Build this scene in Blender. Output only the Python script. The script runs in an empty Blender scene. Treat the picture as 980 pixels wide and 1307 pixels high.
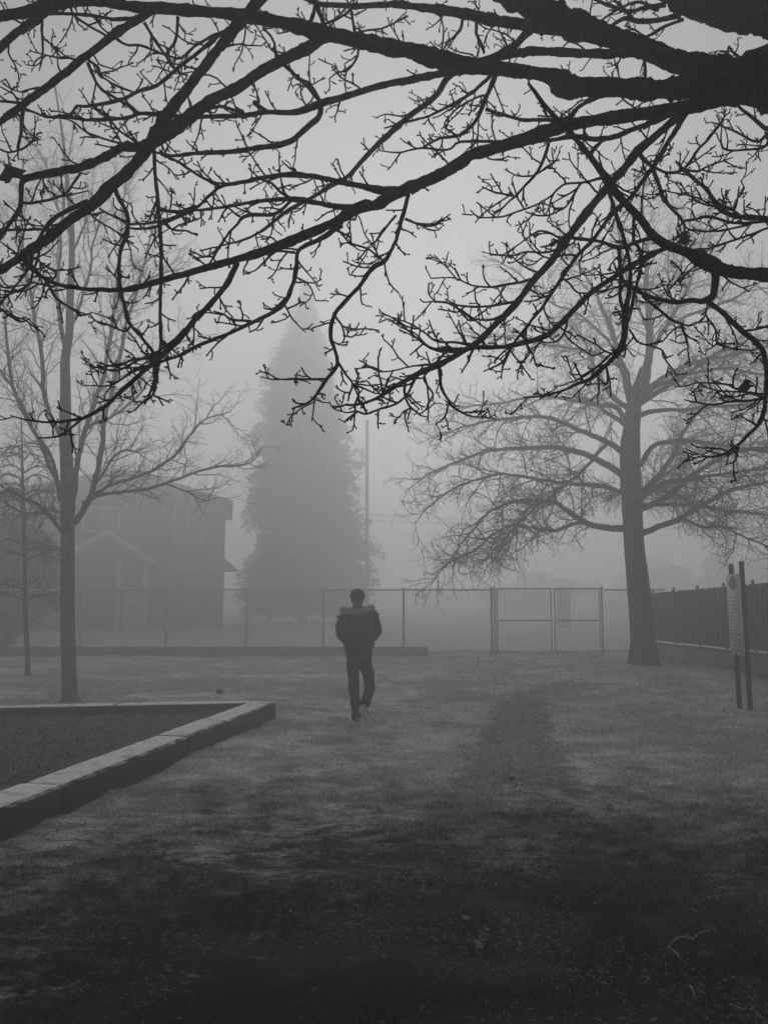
import bpy, bmesh, math, random
import numpy as np
from mathutils import Vector

R = math.radians
rng = np.random.default_rng(7)
random.seed(7)
scene = bpy.context.scene
col = scene.collection

# ------------------------------------------------------------------ camera
F = 983.0                       # focal length in photograph pixels (980 wide)
HOR = 763.0
PITCH = math.atan((HOR - 653.5) / F)
CAMZ = 1.6
CAM = np.array([0.0, 0.0, CAMZ])
FW = np.array([0, math.cos(PITCH), math.sin(PITCH)])
UP = np.array([0, -math.sin(PITCH), math.cos(PITCH)])

def ray(px, py):
    return FW + (px - 490) / F * np.array([1.0, 0, 0]) + (653.5 - py) / F * UP

def at(px, py, Y):
    """world point seen at a pixel on the plane y = Y"""
    d = ray(px, py)
    return CAM + d * (Y / d[1])

def gnd(px, py, z=0.0):
    d = ray(px, py)
    return CAM + d * ((z - CAMZ) / d[2])

def depth(p):
    return float(np.dot(p - CAM, FW))

cam = bpy.data.cameras.new('camera')
cam.sensor_fit = 'HORIZONTAL'
cam.sensor_width = 36
cam.lens = F / 980 * 36
cam.clip_end = 1000
co = bpy.data.objects.new('camera', cam)
co.location = (0, 0, CAMZ)
co.rotation_euler = (R(90) + PITCH, 0, 0)
col.objects.link(co)
scene.camera = co

# ------------------------------------------------------------------ noise in numpy
_perm = np.random.default_rng(3).random((256, 256))
def vnoise(x, y):
    xi = np.floor(x).astype(int); yi = np.floor(y).astype(int)
    fx = x - xi; fy = y - yi
    fx = fx * fx * (3 - 2 * fx); fy = fy * fy * (3 - 2 * fy)
    g = lambda a, b: _perm[a % 256, b % 256]
    return (g(xi, yi) * (1 - fx) * (1 - fy) + g(xi + 1, yi) * fx * (1 - fy)
            + g(xi, yi + 1) * (1 - fx) * fy + g(xi + 1, yi + 1) * fx * fy) - .5

TREE_R = gnd(822, 860)
def G(x, y):
    """height of the lawn"""
    x = np.asarray(x, float); y = np.asarray(y, float)
    h = .07 * vnoise(x / 3.1 + 5, y / 3.1) + .045 * vnoise(x / .9, y / .9 + 9) + .034 * vnoise(x / .30, y / .24)
    h = h + .16 * np.exp(-((x - TREE_R[0]) ** 2 + (y - TREE_R[1]) ** 2) / 3.0)
    h = h + .020 * vnoise(x / .13, y / .10)
    return h

# ------------------------------------------------------------------ materials
def mat(name, base, dark=None, scale=8.0, rough=.85, bump=.0, bscale=40.0, stretch=(1, 1, 1), spec=.2, detail=6):
    m = bpy.data.materials.new(name); m.use_nodes = True
    nt = m.node_tree; n = nt.nodes; l = nt.links
    b = n['Principled BSDF']
    b.inputs['Roughness'].default_value = rough
    b.inputs['Specular IOR Level'].default_value = spec
    tc = n.new('ShaderNodeTexCoord'); mp = n.new('ShaderNodeMapping')
    mp.inputs['Scale'].default_value = stretch
    l.new(tc.outputs['Object'], mp.inputs['Vector'])
    no = n.new('ShaderNodeTexNoise'); no.inputs['Scale'].default_value = scale; no.inputs['Detail'].default_value = detail
    l.new(mp.outputs[0], no.inputs['Vector'])
    rp = n.new('ShaderNodeValToRGB')
    if dark is None: dark = base * .6
    rp.color_ramp.elements[0].position = .32; rp.color_ramp.elements[1].position = .68
    rp.color_ramp.elements[0].color = (dark, dark, dark, 1)
    rp.color_ramp.elements[1].color = (base, base, base, 1)
    l.new(no.outputs['Fac'], rp.inputs[0]); l.new(rp.outputs[0], b.inputs['Base Color'])
    if bump:
        n2 = n.new('ShaderNodeTexNoise'); n2.inputs['Scale'].default_value = bscale; n2.inputs['Detail'].default_value = 8
        l.new(mp.outputs[0], n2.inputs['Vector'])
        bp = n.new('ShaderNodeBump'); bp.inputs['Strength'].default_value = bump; bp.inputs['Distance'].default_value = .02
        l.new(n2.outputs['Fac'], bp.inputs['Height']); l.new(bp.outputs[0], b.inputs['Normal'])
    return m

def add_lit_top(m, lo, hi):
    """upward faces painted paler, as if light fell on them from above"""
    nt = m.node_tree; n = nt.nodes; l = nt.links; b = n['Principled BSDF']
    src = b.inputs['Base Color'].links[0].from_socket
    g = n.new('ShaderNodeNewGeometry'); sx = n.new('ShaderNodeSeparateXYZ'); l.new(g.outputs['True Normal'], sx.inputs[0])
    t = n.new('ShaderNodeTexNoise'); t.inputs['Scale'].default_value = 7; t.inputs['Detail'].default_value = 8; l.new(g.outputs['Position'], t.inputs['Vector'])
    a = n.new('ShaderNodeMath'); a.operation = 'MULTIPLY_ADD'; l.new(t.outputs['Fac'], a.inputs[0]); a.inputs[1].default_value = .9; l.new(sx.outputs['Z'], a.inputs[2])
    mr = n.new('ShaderNodeMapRange'); mr.inputs['From Min'].default_value = 1.05; mr.inputs['From Max'].default_value = 1.45; l.new(a.outputs[0], mr.inputs['Value'])
    t2 = n.new('ShaderNodeTexNoise'); t2.inputs['Scale'].default_value = 25; t2.inputs['Detail'].default_value = 6; l.new(g.outputs['Position'], t2.inputs['Vector'])
    rp = n.new('ShaderNodeValToRGB'); e = rp.color_ramp.elements; e[0].position = .3; e[1].position = .6
    e[0].color = (lo, lo, lo, 1); e[1].color = (hi, hi, hi, 1); l.new(t2.outputs['Fac'], rp.inputs[0])
    mx = n.new('ShaderNodeMix'); mx.data_type = 'RGBA'; l.new(mr.outputs[0], mx.inputs['Factor']); l.new(src, mx.inputs['A']); l.new(rp.outputs[0], mx.inputs['B'])
    l.new(mx.outputs['Result'], b.inputs['Base Color']); return m

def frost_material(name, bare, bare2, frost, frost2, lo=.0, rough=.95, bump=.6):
    """turf: white frost lies on the open lawn, the colour darkening around a point near the camera"""
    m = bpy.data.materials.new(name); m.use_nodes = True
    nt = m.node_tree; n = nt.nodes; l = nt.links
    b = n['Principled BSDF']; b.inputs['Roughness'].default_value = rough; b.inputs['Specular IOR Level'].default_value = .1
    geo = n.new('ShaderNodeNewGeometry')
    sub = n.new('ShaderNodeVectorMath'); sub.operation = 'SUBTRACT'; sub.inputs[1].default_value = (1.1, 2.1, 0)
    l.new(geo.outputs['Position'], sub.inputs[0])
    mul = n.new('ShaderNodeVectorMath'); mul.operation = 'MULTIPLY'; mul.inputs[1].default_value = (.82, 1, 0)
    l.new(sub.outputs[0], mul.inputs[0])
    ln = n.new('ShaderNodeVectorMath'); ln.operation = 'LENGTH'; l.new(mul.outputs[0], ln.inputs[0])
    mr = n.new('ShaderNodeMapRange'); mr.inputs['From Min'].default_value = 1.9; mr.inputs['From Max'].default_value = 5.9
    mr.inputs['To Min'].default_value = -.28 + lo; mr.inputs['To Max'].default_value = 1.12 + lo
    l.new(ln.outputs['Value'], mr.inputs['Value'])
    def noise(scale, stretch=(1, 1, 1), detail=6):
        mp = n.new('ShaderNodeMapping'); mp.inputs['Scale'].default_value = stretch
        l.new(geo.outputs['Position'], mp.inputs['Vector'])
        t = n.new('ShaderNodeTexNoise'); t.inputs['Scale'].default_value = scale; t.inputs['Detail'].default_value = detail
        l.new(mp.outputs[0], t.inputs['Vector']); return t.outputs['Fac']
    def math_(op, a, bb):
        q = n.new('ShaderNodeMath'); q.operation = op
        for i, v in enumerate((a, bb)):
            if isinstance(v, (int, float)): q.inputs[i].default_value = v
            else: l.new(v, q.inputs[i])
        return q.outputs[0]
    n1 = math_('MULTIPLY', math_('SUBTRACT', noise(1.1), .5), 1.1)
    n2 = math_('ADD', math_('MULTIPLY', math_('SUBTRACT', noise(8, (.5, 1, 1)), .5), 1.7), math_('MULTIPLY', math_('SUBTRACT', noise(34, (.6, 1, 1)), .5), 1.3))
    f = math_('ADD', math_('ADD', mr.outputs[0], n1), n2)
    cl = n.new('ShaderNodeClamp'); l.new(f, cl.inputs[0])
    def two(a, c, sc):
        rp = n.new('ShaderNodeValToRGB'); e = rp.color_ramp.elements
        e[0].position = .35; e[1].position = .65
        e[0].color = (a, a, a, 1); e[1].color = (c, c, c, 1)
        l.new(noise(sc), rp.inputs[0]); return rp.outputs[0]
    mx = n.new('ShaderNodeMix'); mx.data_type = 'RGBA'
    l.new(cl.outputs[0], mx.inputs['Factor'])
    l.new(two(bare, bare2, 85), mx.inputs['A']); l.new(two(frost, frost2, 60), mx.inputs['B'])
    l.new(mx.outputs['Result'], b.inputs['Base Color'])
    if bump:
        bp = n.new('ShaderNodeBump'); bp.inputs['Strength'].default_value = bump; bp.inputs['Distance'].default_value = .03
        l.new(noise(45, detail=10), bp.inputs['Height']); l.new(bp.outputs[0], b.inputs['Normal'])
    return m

M = dict(
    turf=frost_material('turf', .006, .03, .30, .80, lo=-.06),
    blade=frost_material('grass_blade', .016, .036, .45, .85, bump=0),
    straw=mat('dead_straw', .30, .03, 3, .9, detail=12),
    soil=mat('path_soil', .32, .12, 14, .95, .8, 60),
    bark_near=mat('bark_near', .026, .008, 22, .95, .9, 70, (1, 1, 1), .05),
    bark=mat('bark', .07, .03, 14, .95, .6, 40, (1, 1, .4), .05),
    bark_pale=mat('bark_pale', .24, .12, 14, .9, .4, 40, (1, 1, .4), .05),
    concrete=add_lit_top(mat('concrete', .045, .018, 5, .9, .6, 60), .76, .92),  # dark sides and pale tops put light from above into the colour
    concrete_dark=mat('concrete_dark', .20, .11, 4, .9, .4, 40),
    chips=mat('bark_chips', .09, .03, 30, .95, .8, 60),
    chip=mat('chip', .26, .02, 9, .95, detail=12),
    metal=mat('galvanised_metal', .6, .45, 10, .6, spec=.3),
    wire=mat('wire', .34, .24, 10, .6, spec=.3),
    slat=mat('dark_slat', .04, .022, 3, .8),
    needles=mat('needles', .16, .06, 3, .9),
    hedge=mat('hedge_leaf', .05, .02, 4, .9),
    wall=mat('house_wall', .22, .18, 2, .85),
    roof=mat('roof_shingle', .24, .15, 6, .9, .3, 30),
    white=mat('white_paint', .75, .6, 4, .6),
    glass=mat('window_glass', .32, .28, 2, .15, spec=.5),
    pole=mat('pole_wood', .10, .05, 10, .9),
    sign_post=mat('sign_post_paint', .035, .02, 10, .6),
    sign=mat('sign_plate', .78, .68, 6, .6),
    ink=mat('sign_ink', .34, .26, 6, .6),
    jacket=mat('jacket_cloth', .022, .013, 18, .85, .5, 26),
    trousers=mat('trouser_denim', .022, .014, 30, .9, .3, 60),
    fur=mat('fur', .62, .35, 60, .95),
    hair=mat('hair', .012, .006, 80, .7),
    skin=mat('skin', .16, .12, 20, .6),
    shoe=mat('shoe_cloth', .48, .25, 40, .8),
    sole=mat('shoe_sole', .9, .65, 45, .7),
    stick=mat('stick_bark', .42, .2, 60, .8, .4, 120),
    leaf=mat('dead_leaf', .17, .07, 50, .8),
    leaf_dark=mat('dead_leaf_dark', .05, .02, 50, .9),
    stone=mat('stone', .08, .04, 30, .9),
)

# ------------------------------------------------------------------ mesh helpers
class MB:
    def __init__(s): s.v = []; s.f = []; s.n = 0; s.tubes = {}
    def add(s, v, f):
        v = np.asarray(v, float).reshape(-1, 3)
        s.v.append(v); s.f.append((np.asarray(f, int) + s.n)); s.n += len(v)
    def box(s, c, size, rot=0.0, axes=None):
        c = np.asarray(c, float); hx, hy, hz = [q / 2 for q in size]
        if axes is None:
            ca, sa = math.cos(rot), math.sin(rot)
            axes = np.array([[ca, sa, 0], [-sa, ca, 0], [0, 0, 1]])
        v = np.array([[x, y, z] for x in (-hx, hx) for y in (-hy, hy) for z in (-hz, hz)]) @ axes + c
        s.add(v, [[0, 1, 3, 2], [4, 6, 7, 5], [0, 4, 5, 1], [2, 3, 7, 6], [0, 2, 6, 4], [1, 5, 7, 3]])
    def bar(s, a, b, w, h, up=(0, 0, 1)):
        a = np.asarray(a, float); b = np.asarray(b, float)
        d = b - a; L = np.linalg.norm(d); d = d / L
        up = np.asarray(up, float)
        if abs(np.dot(up, d)) > .98: up = np.array([0, 1.0, 0])
        x = np.cross(d, up); x /= np.linalg.norm(x); z = np.cross(x, d)
        s.box((a + b) / 2, (w, L, h), axes=np.array([x, d, z]))
    def tube(s, pts, rad, sides=6, rough=0.0):
        pts = np.asarray(pts, float); rad = np.asarray(rad, float)
        s.tubes.setdefault((len(pts), sides, rough), []).append((pts, rad))
    def flush(s):
        s.tubes = {k: v for k, v in s.tubes.items() if v}
        for (K, n, rough), L in s.tubes.items():
            P = np.stack([a for a, _ in L]); Rr = np.stack([b for _, b in L]); B = len(L)
            T = np.gradient(P, axis=1); T /= np.linalg.norm(T, axis=2, keepdims=True) + 1e-9
            mean = np.abs(T).mean(axis=1); ax = np.argmin(mean, axis=1)
            ref = np.eye(3)[ax][:, None, :]
            X = np.cross(T, ref); X /= np.linalg.norm(X, axis=2, keepdims=True) + 1e-9
            Y = np.cross(T, X)
            a = np.arange(n) / n * 2 * np.pi
            rr = Rr[:, :, None]
            if rough: 
                rr = rr * (1 + rough * (rng.random((B, K, n)) - .45))
            else: rr = np.repeat(rr, n, axis=2)
            V = P[:, :, None, :] + rr[..., None] * (np.cos(a)[None, None, :, None] * X[:, :, None, :] + np.sin(a)[None, None, :, None] * Y[:, :, None, :])
            i = np.arange(K - 1)[:, None] * n; j = np.arange(n)[None, :]; j2 = (j + 1) % n
            q = np.stack([i + j, i + j2, i + n + j2, i + n + j], axis=-1).reshape(-1, 4)
            faces = (q[None] + (np.arange(B) * K * n)[:, None, None]).reshape(-1, 4)
            s.add(V.reshape(-1, 3), faces)
            cap = np.array([np.arange(n)[::-1], (K - 1) * n + np.arange(n)])
            caps = (cap[None] + (np.arange(B) * K * n)[:, None, None]).reshape(-1, n)
            s.f.append(caps + (s.n - B * K * n))
        s.tubes = {}
    def build(s, name, m, parent=None, smooth=False):
        s.flush()
        me = bpy.data.meshes.new(name)
        V = np.concatenate(s.v)
        F_ = s.f
        if parent is not None: V = V - np.array(parent_loc(parent))
        ln = np.concatenate([np.full(len(f), f.shape[1]) for f in F_])
        lv = np.concatenate([f.reshape(-1) for f in F_])
        me.vertices.add(len(V)); me.vertices.foreach_set('co', V.reshape(-1).astype(np.float32))
        me.loops.add(len(lv)); me.loops.foreach_set('vertex_index', lv.astype(np.int32))
        me.polygons.add(len(ln))
        st = np.concatenate([[0], np.cumsum(ln)[:-1]])
        me.polygons.foreach_set('loop_start', st.astype(np.int32))
        me.polygons.foreach_set('loop_total', ln.astype(np.int32))
        if smooth: me.polygons.foreach_set('use_smooth', np.ones(len(ln), bool))
        me.update(calc_edges=True); me.validate()
        me.materials.append(m)
        o = bpy.data.objects.new(name, me); col.objects.link(o)
        if parent is not None: o.parent = parent
        return o

def parent_loc(o):
    p = np.zeros(3)
    while o is not None:
        p = p + np.array(o.location); o = o.parent
    return p

def tag(o, label=None, cat=None, group=None, kind=None):
    if label: o['label'] = label
    if cat: o['category'] = cat
    if group: o['group'] = group
    if kind: o['kind'] = kind
    return o

def empty(name, loc, label, cat, group=None):
    o = bpy.data.objects.new(name, None); o.location = loc; o.empty_display_size = .2
    col.objects.link(o); return tag(o, label, cat, group)

def bevel(o, w, seg=2):
    md = o.modifiers.new('bevel', 'BEVEL'); md.width = w; md.segments = seg; md.limit_method = 'ANGLE'
    return o

def catmull(P, step):
    """dense smooth polyline through rows of P (any columns); step in units of first two columns"""
    P = np.asarray(P, float)
    Q = np.vstack([2 * P[0] - P[1], P, 2 * P[-1] - P[-2]])
    out = []
    for i in range(1, len(Q) - 2):
        p0, p1, p2, p3 = Q[i - 1:i + 3]
        k = max(2, int(np.hypot(*(p2 - p1)[:2]) / step))
        t = (np.arange(k) / k)[:, None]
        out.append(.5 * ((2 * p1) + (-p0 + p2) * t + (2 * p0 - 5 * p1 + 4 * p2 - p3) * t ** 2 + (-p0 + 3 * p1 - 3 * p2 + p3) * t ** 3))
    out.append(P[-1:])
    return np.vstack(out)

# ------------------------------------------------------------------ ground
def graded(lo, hi, a, b, fine):
    mid = np.arange(a, b + 1e-6, fine)
    up = [b]; s = fine
    while up[-1] < hi: s *= 1.25; up.append(up[-1] + s)
    dn = [a]; s = fine
    while dn[-1] > lo: s *= 1.25; dn.append(dn[-1] - s)
    return np.concatenate([np.array(dn[1:])[::-1], mid, np.array(up[1:])])

def sheet(name, X, Y, H, m):
    xx, yy = np.meshgrid(X, Y); zz = H(xx, yy)
    V = np.stack([xx, yy, zz], -1).reshape(-1, 3); nx = len(X); ny = len(Y)
    i = np.arange(ny - 1)[:, None] * nx + np.arange(nx - 1)[None]
    f = np.stack([i, i + 1, i + nx + 1, i + nx], -1).reshape(-1, 4)
    b = MB(); b.add(V, f); return b.build(name, m, smooth=True)

gx = graded(-150, 150, -7, 9, .07); gy = graded(-40, 150, 2.0, 18, .07)
def Gfade(x, y):
    d = np.maximum(np.abs(x) - 14, 0) + np.maximum(np.abs(y - 10) - 16, 0)
    return G(x, y) * np.exp(-d / 6)
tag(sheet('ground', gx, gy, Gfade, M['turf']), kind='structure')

# worn path: a strip of bare earth, pressed into the lawn
pc = [gnd(650, 1020), gnd(655, 985), gnd(660, 945), gnd(662, 915), gnd(668, 897), gnd(690, 885), gnd(735, 877), gnd(790, 869)]
pw = [.5, .75, .65, .55, .75, 1.0, 1.1, .7]
PC = catmull(np.column_stack([[p[0] for p in pc], [p[1] for p in pc], pw]), .1)
def path_dist(x, y):
    """distance to path centre line divided by half width there"""
    d = np.full(np.shape(x), 1e9)
    for a in PC[::2]:
        d = np.minimum(d, np.hypot(x - a[0], y - a[1]) / a[2])
    return d
b = MB(); nacross = 13
rows = []
for k, (x, y, w) in enumerate(PC):
    a = PC[max(k - 1, 0)]; c = PC[min(k + 1, len(PC) - 1)]
    t = np.array([c[0] - a[0], c[1] - a[1]]); t /= np.linalg.norm(t); nrm = np.array([t[1], -t[0]])
    for j in range(nacross):
        u = (j / (nacross - 1)) * 2 - 1
        jit = 1 + (.5 * vnoise(np.array(x * 5.0 + j // 6 * 40), np.array(y * 5.0)) if abs(u) > .99 else 0)
        q = np.array([x, y]) + nrm * u * w * jit
        rows.append([q[0], q[1], float(Gfade(q[0], q[1])) + .004 + .008 * (1 - abs(u))])
n = len(PC); i = np.arange(n - 1)[:, None] * nacross + np.arange(nacross - 1)[None]
b.add(rows, np.stack([i, i + 1, i + nacross + 1, i + nacross], -1).reshape(-1, 4))
po = b.build('path', M['soil'], smooth=True); tag(po, kind='structure')
ea = po.data.attributes.new('worn', 'FLOAT', 'POINT')
uu = 1 - np.abs(np.tile(np.linspace(-1, 1, nacross), n)); vv = np.repeat(np.minimum(np.arange(n), np.arange(n)[::-1]) / 14.0, nacross)
ea.data.foreach_set('value', (np.minimum(uu, vv) * np.repeat(np.interp(np.arange(n) / n, [0, .45, .6, 1], [1, 1, .6, .45]), nacross)).astype(np.float32))
nt = M['soil'].node_tree; nd = nt.nodes; at_ = nd.new('ShaderNodeAttribute'); at_.attribute_name = 'worn'
ge = nd.new('ShaderNodeNewGeometry'); tn = nd.new('ShaderNodeTexNoise'); tn.inputs['Scale'].default_value = 7; tn.inputs['Detail'].default_value = 9
nt.links.new(ge.outputs['Position'], tn.inputs['Vector'])
ma = nd.new('ShaderNodeMath'); ma.operation = 'MULTIPLY_ADD'; ma.inputs[1].default_value = 1.5; nt.links.new(tn.outputs['Fac'], ma.inputs[0]); nt.links.new(at_.outputs['Fac'], ma.inputs[2])
mr_ = nd.new('ShaderNodeMapRange'); mr_.inputs['From Min'].default_value = .95; mr_.inputs['From Max'].default_value = 1.45; nt.links.new(ma.outputs[0], mr_.inputs['Value'])
tb_ = nd.new('ShaderNodeBsdfTransparent'); mxs = nd.new('ShaderNodeMixShader'); nt.links.new(mr_.outputs[0], mxs.inputs['Fac'])
nt.links.new(tb_.outputs[0], mxs.inputs[1]); nt.links.new(nd['Principled BSDF'].outputs[0], mxs.inputs[2]); nt.links.new(mxs.outputs[0], nd['Material Output'].inputs['Surface'])

# ------------------------------------------------------------------ kerb beams of the raised bed
KH = .22
c_out = gnd(352, 917); l_out = gnd(0, 1078)
kd = (l_out - c_out); kd[2] = 0; kL = np.linalg.norm(kd); kd /= kL
kn = np.array([kd[1], -kd[0], 0.0])
if kn[0] > 0: kn = -kn          # towards the bed
KW = .34
bed_group = 'concrete kerb beams around the bark bed'
cuts = [0, 1.62, 2.66, 4.72, 6.7, 8.7]
labs = ['short concrete kerb beam ending at the corner nearest the walking person',
        'concrete kerb beam with a cracked stained top, second from the corner',
        'long pale concrete kerb beam between the crack and the wide dark joint',
        'concrete kerb beam in front of the wide dark joint, its end cut by the photo edge',
        'concrete kerb beam continuing past the photo edge']
for k in range(4):
    s0, s1 = cuts[k] + (.004 if k else 0), cuts[k + 1] - .004
    if k == 3: s0 += .02
    a = c_out + kd * s0 + kn * KW / 2; e = c_out + kd * s1 + kn * KW / 2
    mid = (a + e) / 2
    b = MB(); L = s1 - s0; ns = max(4, int(L / .06))
    prof = [(-KW / 2, -.12), (-KW / 2, KH - .02), (-KW / 2 + .02, KH), (KW / 2 - .02, KH), (KW / 2, KH - .02), (KW / 2, -.12)]
    V = []
    for q in range(ns + 1):
        for (u, z) in prof:
            p = c_out + kd * (s0 + L * q / ns) + kn * (KW / 2 + u + rng.normal(0, .0012))
            V.append([p[0], p[1], z + (rng.normal(0, .0012) - .006 * (q in (0, ns)) if z > 0 else 0) + .006 * k % .011])
    m_ = len(prof); fs = []
    for q in range(ns):
        for j in range(m_):
            fs.append([q * m_ + j, q * m_ + (j + 1) % m_, (q + 1) * m_ + (j + 1) % m_, (q + 1) * m_ + j])
    b.add(V, fs); b.f.append(np.array([list(range(m_))[::-1], [ns * m_ + j for j in range(m_)]]) + b.n - len(V))
    o = b.build('kerb_beam', M['concrete'])
    tag(o, labs[k], 'kerb', bed_group)
# back row
c_in = c_out + kn * (KW + .015)
bk_l = gnd(0, 900, KH); bk_dir = np.array([bk_l[0] - c_in[0], bk_l[1] + .05 - (c_in[1] + .12), 0]); bk_dir /= np.linalg.norm(bk_dir)
bn = np.array([-bk_dir[1], bk_dir[0], 0]); 
if bn[1] < 0: bn = -bn
cutb = [.01, 1.75, 3.6, 5.6]
labb = ['narrow concrete beam of the back kerb row, joining the corner',
        'middle concrete beam of the back kerb row, in front of the slender bare tree',
        'concrete beam of the back kerb row, cut off by the photo edge beside the slender tree']
for k in range(3):
    b = MB(); a = c_in + bk_dir * (cutb[k] + .006) + bn * .02; e = c_in + bk_dir * (cutb[k + 1] - .006) + bn * .02
    a[2] = e[2] = KH / 2 - .06 - .004
    b.bar(a, e, .26, KH + .1)
    tag(bevel(b.build('kerb_beam', M['concrete']), .015), labb[k], 'kerb', bed_group)
# bed surface
BED = [c_in[:2], (c_in + bk_dir * 6)[:2], (c_in + bk_dir * 6 + kd * 6)[:2], (c_in + kd * 6.4)[:2]]
b = MB(); nb = 60
V = []
for i_ in range(nb + 1):
    for j_ in range(nb + 1):
        u, v = i_ / nb, j_ / nb
        p = c_in + bk_dir * 6 * u + kd * 7.0 * v - kn * .012 * (1 - u)
        V.append([p[0], p[1], .085 + .03 * float(vnoise(np.array(p[0] * 3), np.array(p[1] * 3))) + .012 * rng.normal()])
i = np.arange(nb)[:, None] * (nb + 1) + np.arange(nb)[None]
b.add(V, np.stack([i, i + nb + 1, i + nb + 2, i + 1], -1).reshape(-1, 4))
tag(b.build('bark_bed', M['chips'], smooth=True), kind='structure')
b = MB()
for k in range(26000):
    u, v = rng.random() ** 1.0, rng.random()
    p = c_in + bk_dir * (5.2 * u + .03) + kd * (5.6 * v + .05)
    a = rng.random() * 6.28; L = rng.uniform(.006, .024); w = L * rng.uniform(.2, .5)
    d = np.array([math.cos(a), math.sin(a), rng.normal(0, .3)]) * L; s_ = np.array([-math.sin(a), math.cos(a), rng.normal(0, .3)]) * w
    z = .10 + .03 * float(vnoise(np.array(p[0] * 3), np.array(p[1] * 3))) + rng.uniform(-.01, .012)
    q = np.array([p[0], p[1], z])
    b.add([q - d - s_, q + d - s_ * .6, q + d * .9 + s_, q - d * .8 + s_], [[0, 1, 2, 3]])
tag(b.build('bark_chips', M['chip']), 'dark bark chips covering the bed inside the concrete kerb', 'bark chips', kind='stuff')

def in_bed(x, y):
    rx = x - c_out[0]; ry = y - c_out[1]
    across = rx * kn[0] + ry * kn[1]
    backd = (x - c_in[0]) * bn[0] + (y - c_in[1]) * bn[1]
    return (across > -.01) & (backd < .2)

# ------------------------------------------------------------------ grass
NB = 950000
d = (2.2 ** .62 + rng.random(NB) * (23.5 ** .62 - 2.2 ** .62)) ** (1 / .62)
x = (rng.random(NB) - .5) * (1.12 * d + 1.2)
keep = ~in_bed(x, d)
pd = path_dist(x, d)
keep &= rng.random(NB) < .30 + .70 * np.clip((pd - .25) / .9, 0, 1) ** 1.5
clump = vnoise(x / .22, d / .13) + .8 * vnoise(x / .6 + 3, d / .45) + .5 * vnoise(x / 1.7, d / 1.3)
keep &= rng.random(NB) < .55 + clump * 1.2
x = x[keep]; y = d[keep]; clump = clump[keep]; N = len(x)
z = Gfade(x, y)
h = (.010 + .018 * rng.random(N) + .030 * np.clip(clump + .15, 0, 1)) * (1 + y * .010)
w = .0008 + .00027 * y
ang = rng.random(N) * 2 * np.pi; lean = rng.random(N) * 2.0 * h
la = rng.random(N) * 2 * np.pi
base = np.stack([x, y, z - .004], -1)
side = np.stack([np.cos(ang) * w, np.sin(ang) * w, np.zeros(N)], -1)
tip = base + np.stack([np.cos(la) * lean, np.sin(la) * lean, h], -1)
mid = base * .45 + tip * .55 + np.stack([np.zeros(N), np.zeros(N), h * .18], -1)
V = np.stack([base - side, base + side, mid + side * .7, mid - side * .7, tip], 1).reshape(-1, 3)
k = np.arange(N)[:, None] * 5
b = MB(); b.add(V, k + np.array([[0, 1, 2, 3]])); b.f.append(k + np.array([[3, 2, 4]]))
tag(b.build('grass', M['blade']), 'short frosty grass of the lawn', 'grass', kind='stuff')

# dead straw lying flat among the blades
NS = 90000
d = (2.4 ** .75 + rng.random(NS) * (15.0 ** .75 - 2.4 ** .75)) ** (1 / .75)
x = (rng.random(NS) - .5) * (1.1 * d + 1.0)
keep = ~in_bed(x, d) & (rng.random(NS) < .40 + 1.0 * vnoise(x / .5 + 7, d / .35))
x = x[keep]; y = d[keep]; N = len(x)
z = Gfade(x, y) + rng.uniform(.008, .032, N)
a_ = rng.normal(0, 1.0, N); L = rng.uniform(.005, .020, N) * (1 + y * .06); w = rng.uniform(.001, .0028, N) * (1 + y * .05)
dv = np.stack([np.cos(a_) * L, np.sin(a_) * L, rng.normal(0, .16, N) * L], -1)
sv = np.stack([-np.sin(a_) * w, np.cos(a_) * w, rng.normal(0, .5, N) * w], -1)
c_ = np.stack([x, y, z], -1); bend = np.stack([np.zeros(N), np.zeros(N), L * .03], -1)
V = np.stack([c_ - dv, c_ - sv + bend, c_ + dv, c_ + sv + bend], 1).reshape(-1, 3)
b = MB(); b.add(V, np.arange(N)[:, None] * 4 + np.array([[0, 1, 2, 3]]))
tag(b.build('straw', M['straw']), 'pale dead straw and leaf bits strewn through the lawn', 'straw', kind='stuff')

# ------------------------------------------------------------------ procedural branching
def unit(v): return v / (np.linalg.norm(v) + 1e-9)
def perp_rot(t, ang, spin, pref=None):
    a = unit(np.cross(t, np.array([.31, .77, .55]) if abs(t[2]) > .9 else np.array([0, 0, 1.0])))
    c = np.cross(t, a)
    s = a * math.cos(spin) + c * math.sin(spin)
    return unit(t * math.cos(ang) + s * math.sin(ang))

def shoot(mb, p, dirn, L, r0, r1, K=5, sides=4, wig=.16, grav=0.0, bud=0.0, up=0.0):
    """one wandering twig; returns its points"""
    pts = [p]; dcur = dirn.copy(); st = L / (K - 1)
    for _ in range(K - 1):
        dcur = unit(dcur + rng.normal(0, wig, 3) + np.array([0, 0, up - grav]))
        pts.append(pts[-1] + dcur * st)
    pts = np.array(pts); rad = np.linspace(r0, r1, K)
    if bud: rad = rad * (1 + bud * (rng.random(K) - .3)); rad[-1] = r1 * (1 + 1.1 * bud)
    mb.tube(pts, rad, sides)
    return pts

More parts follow.
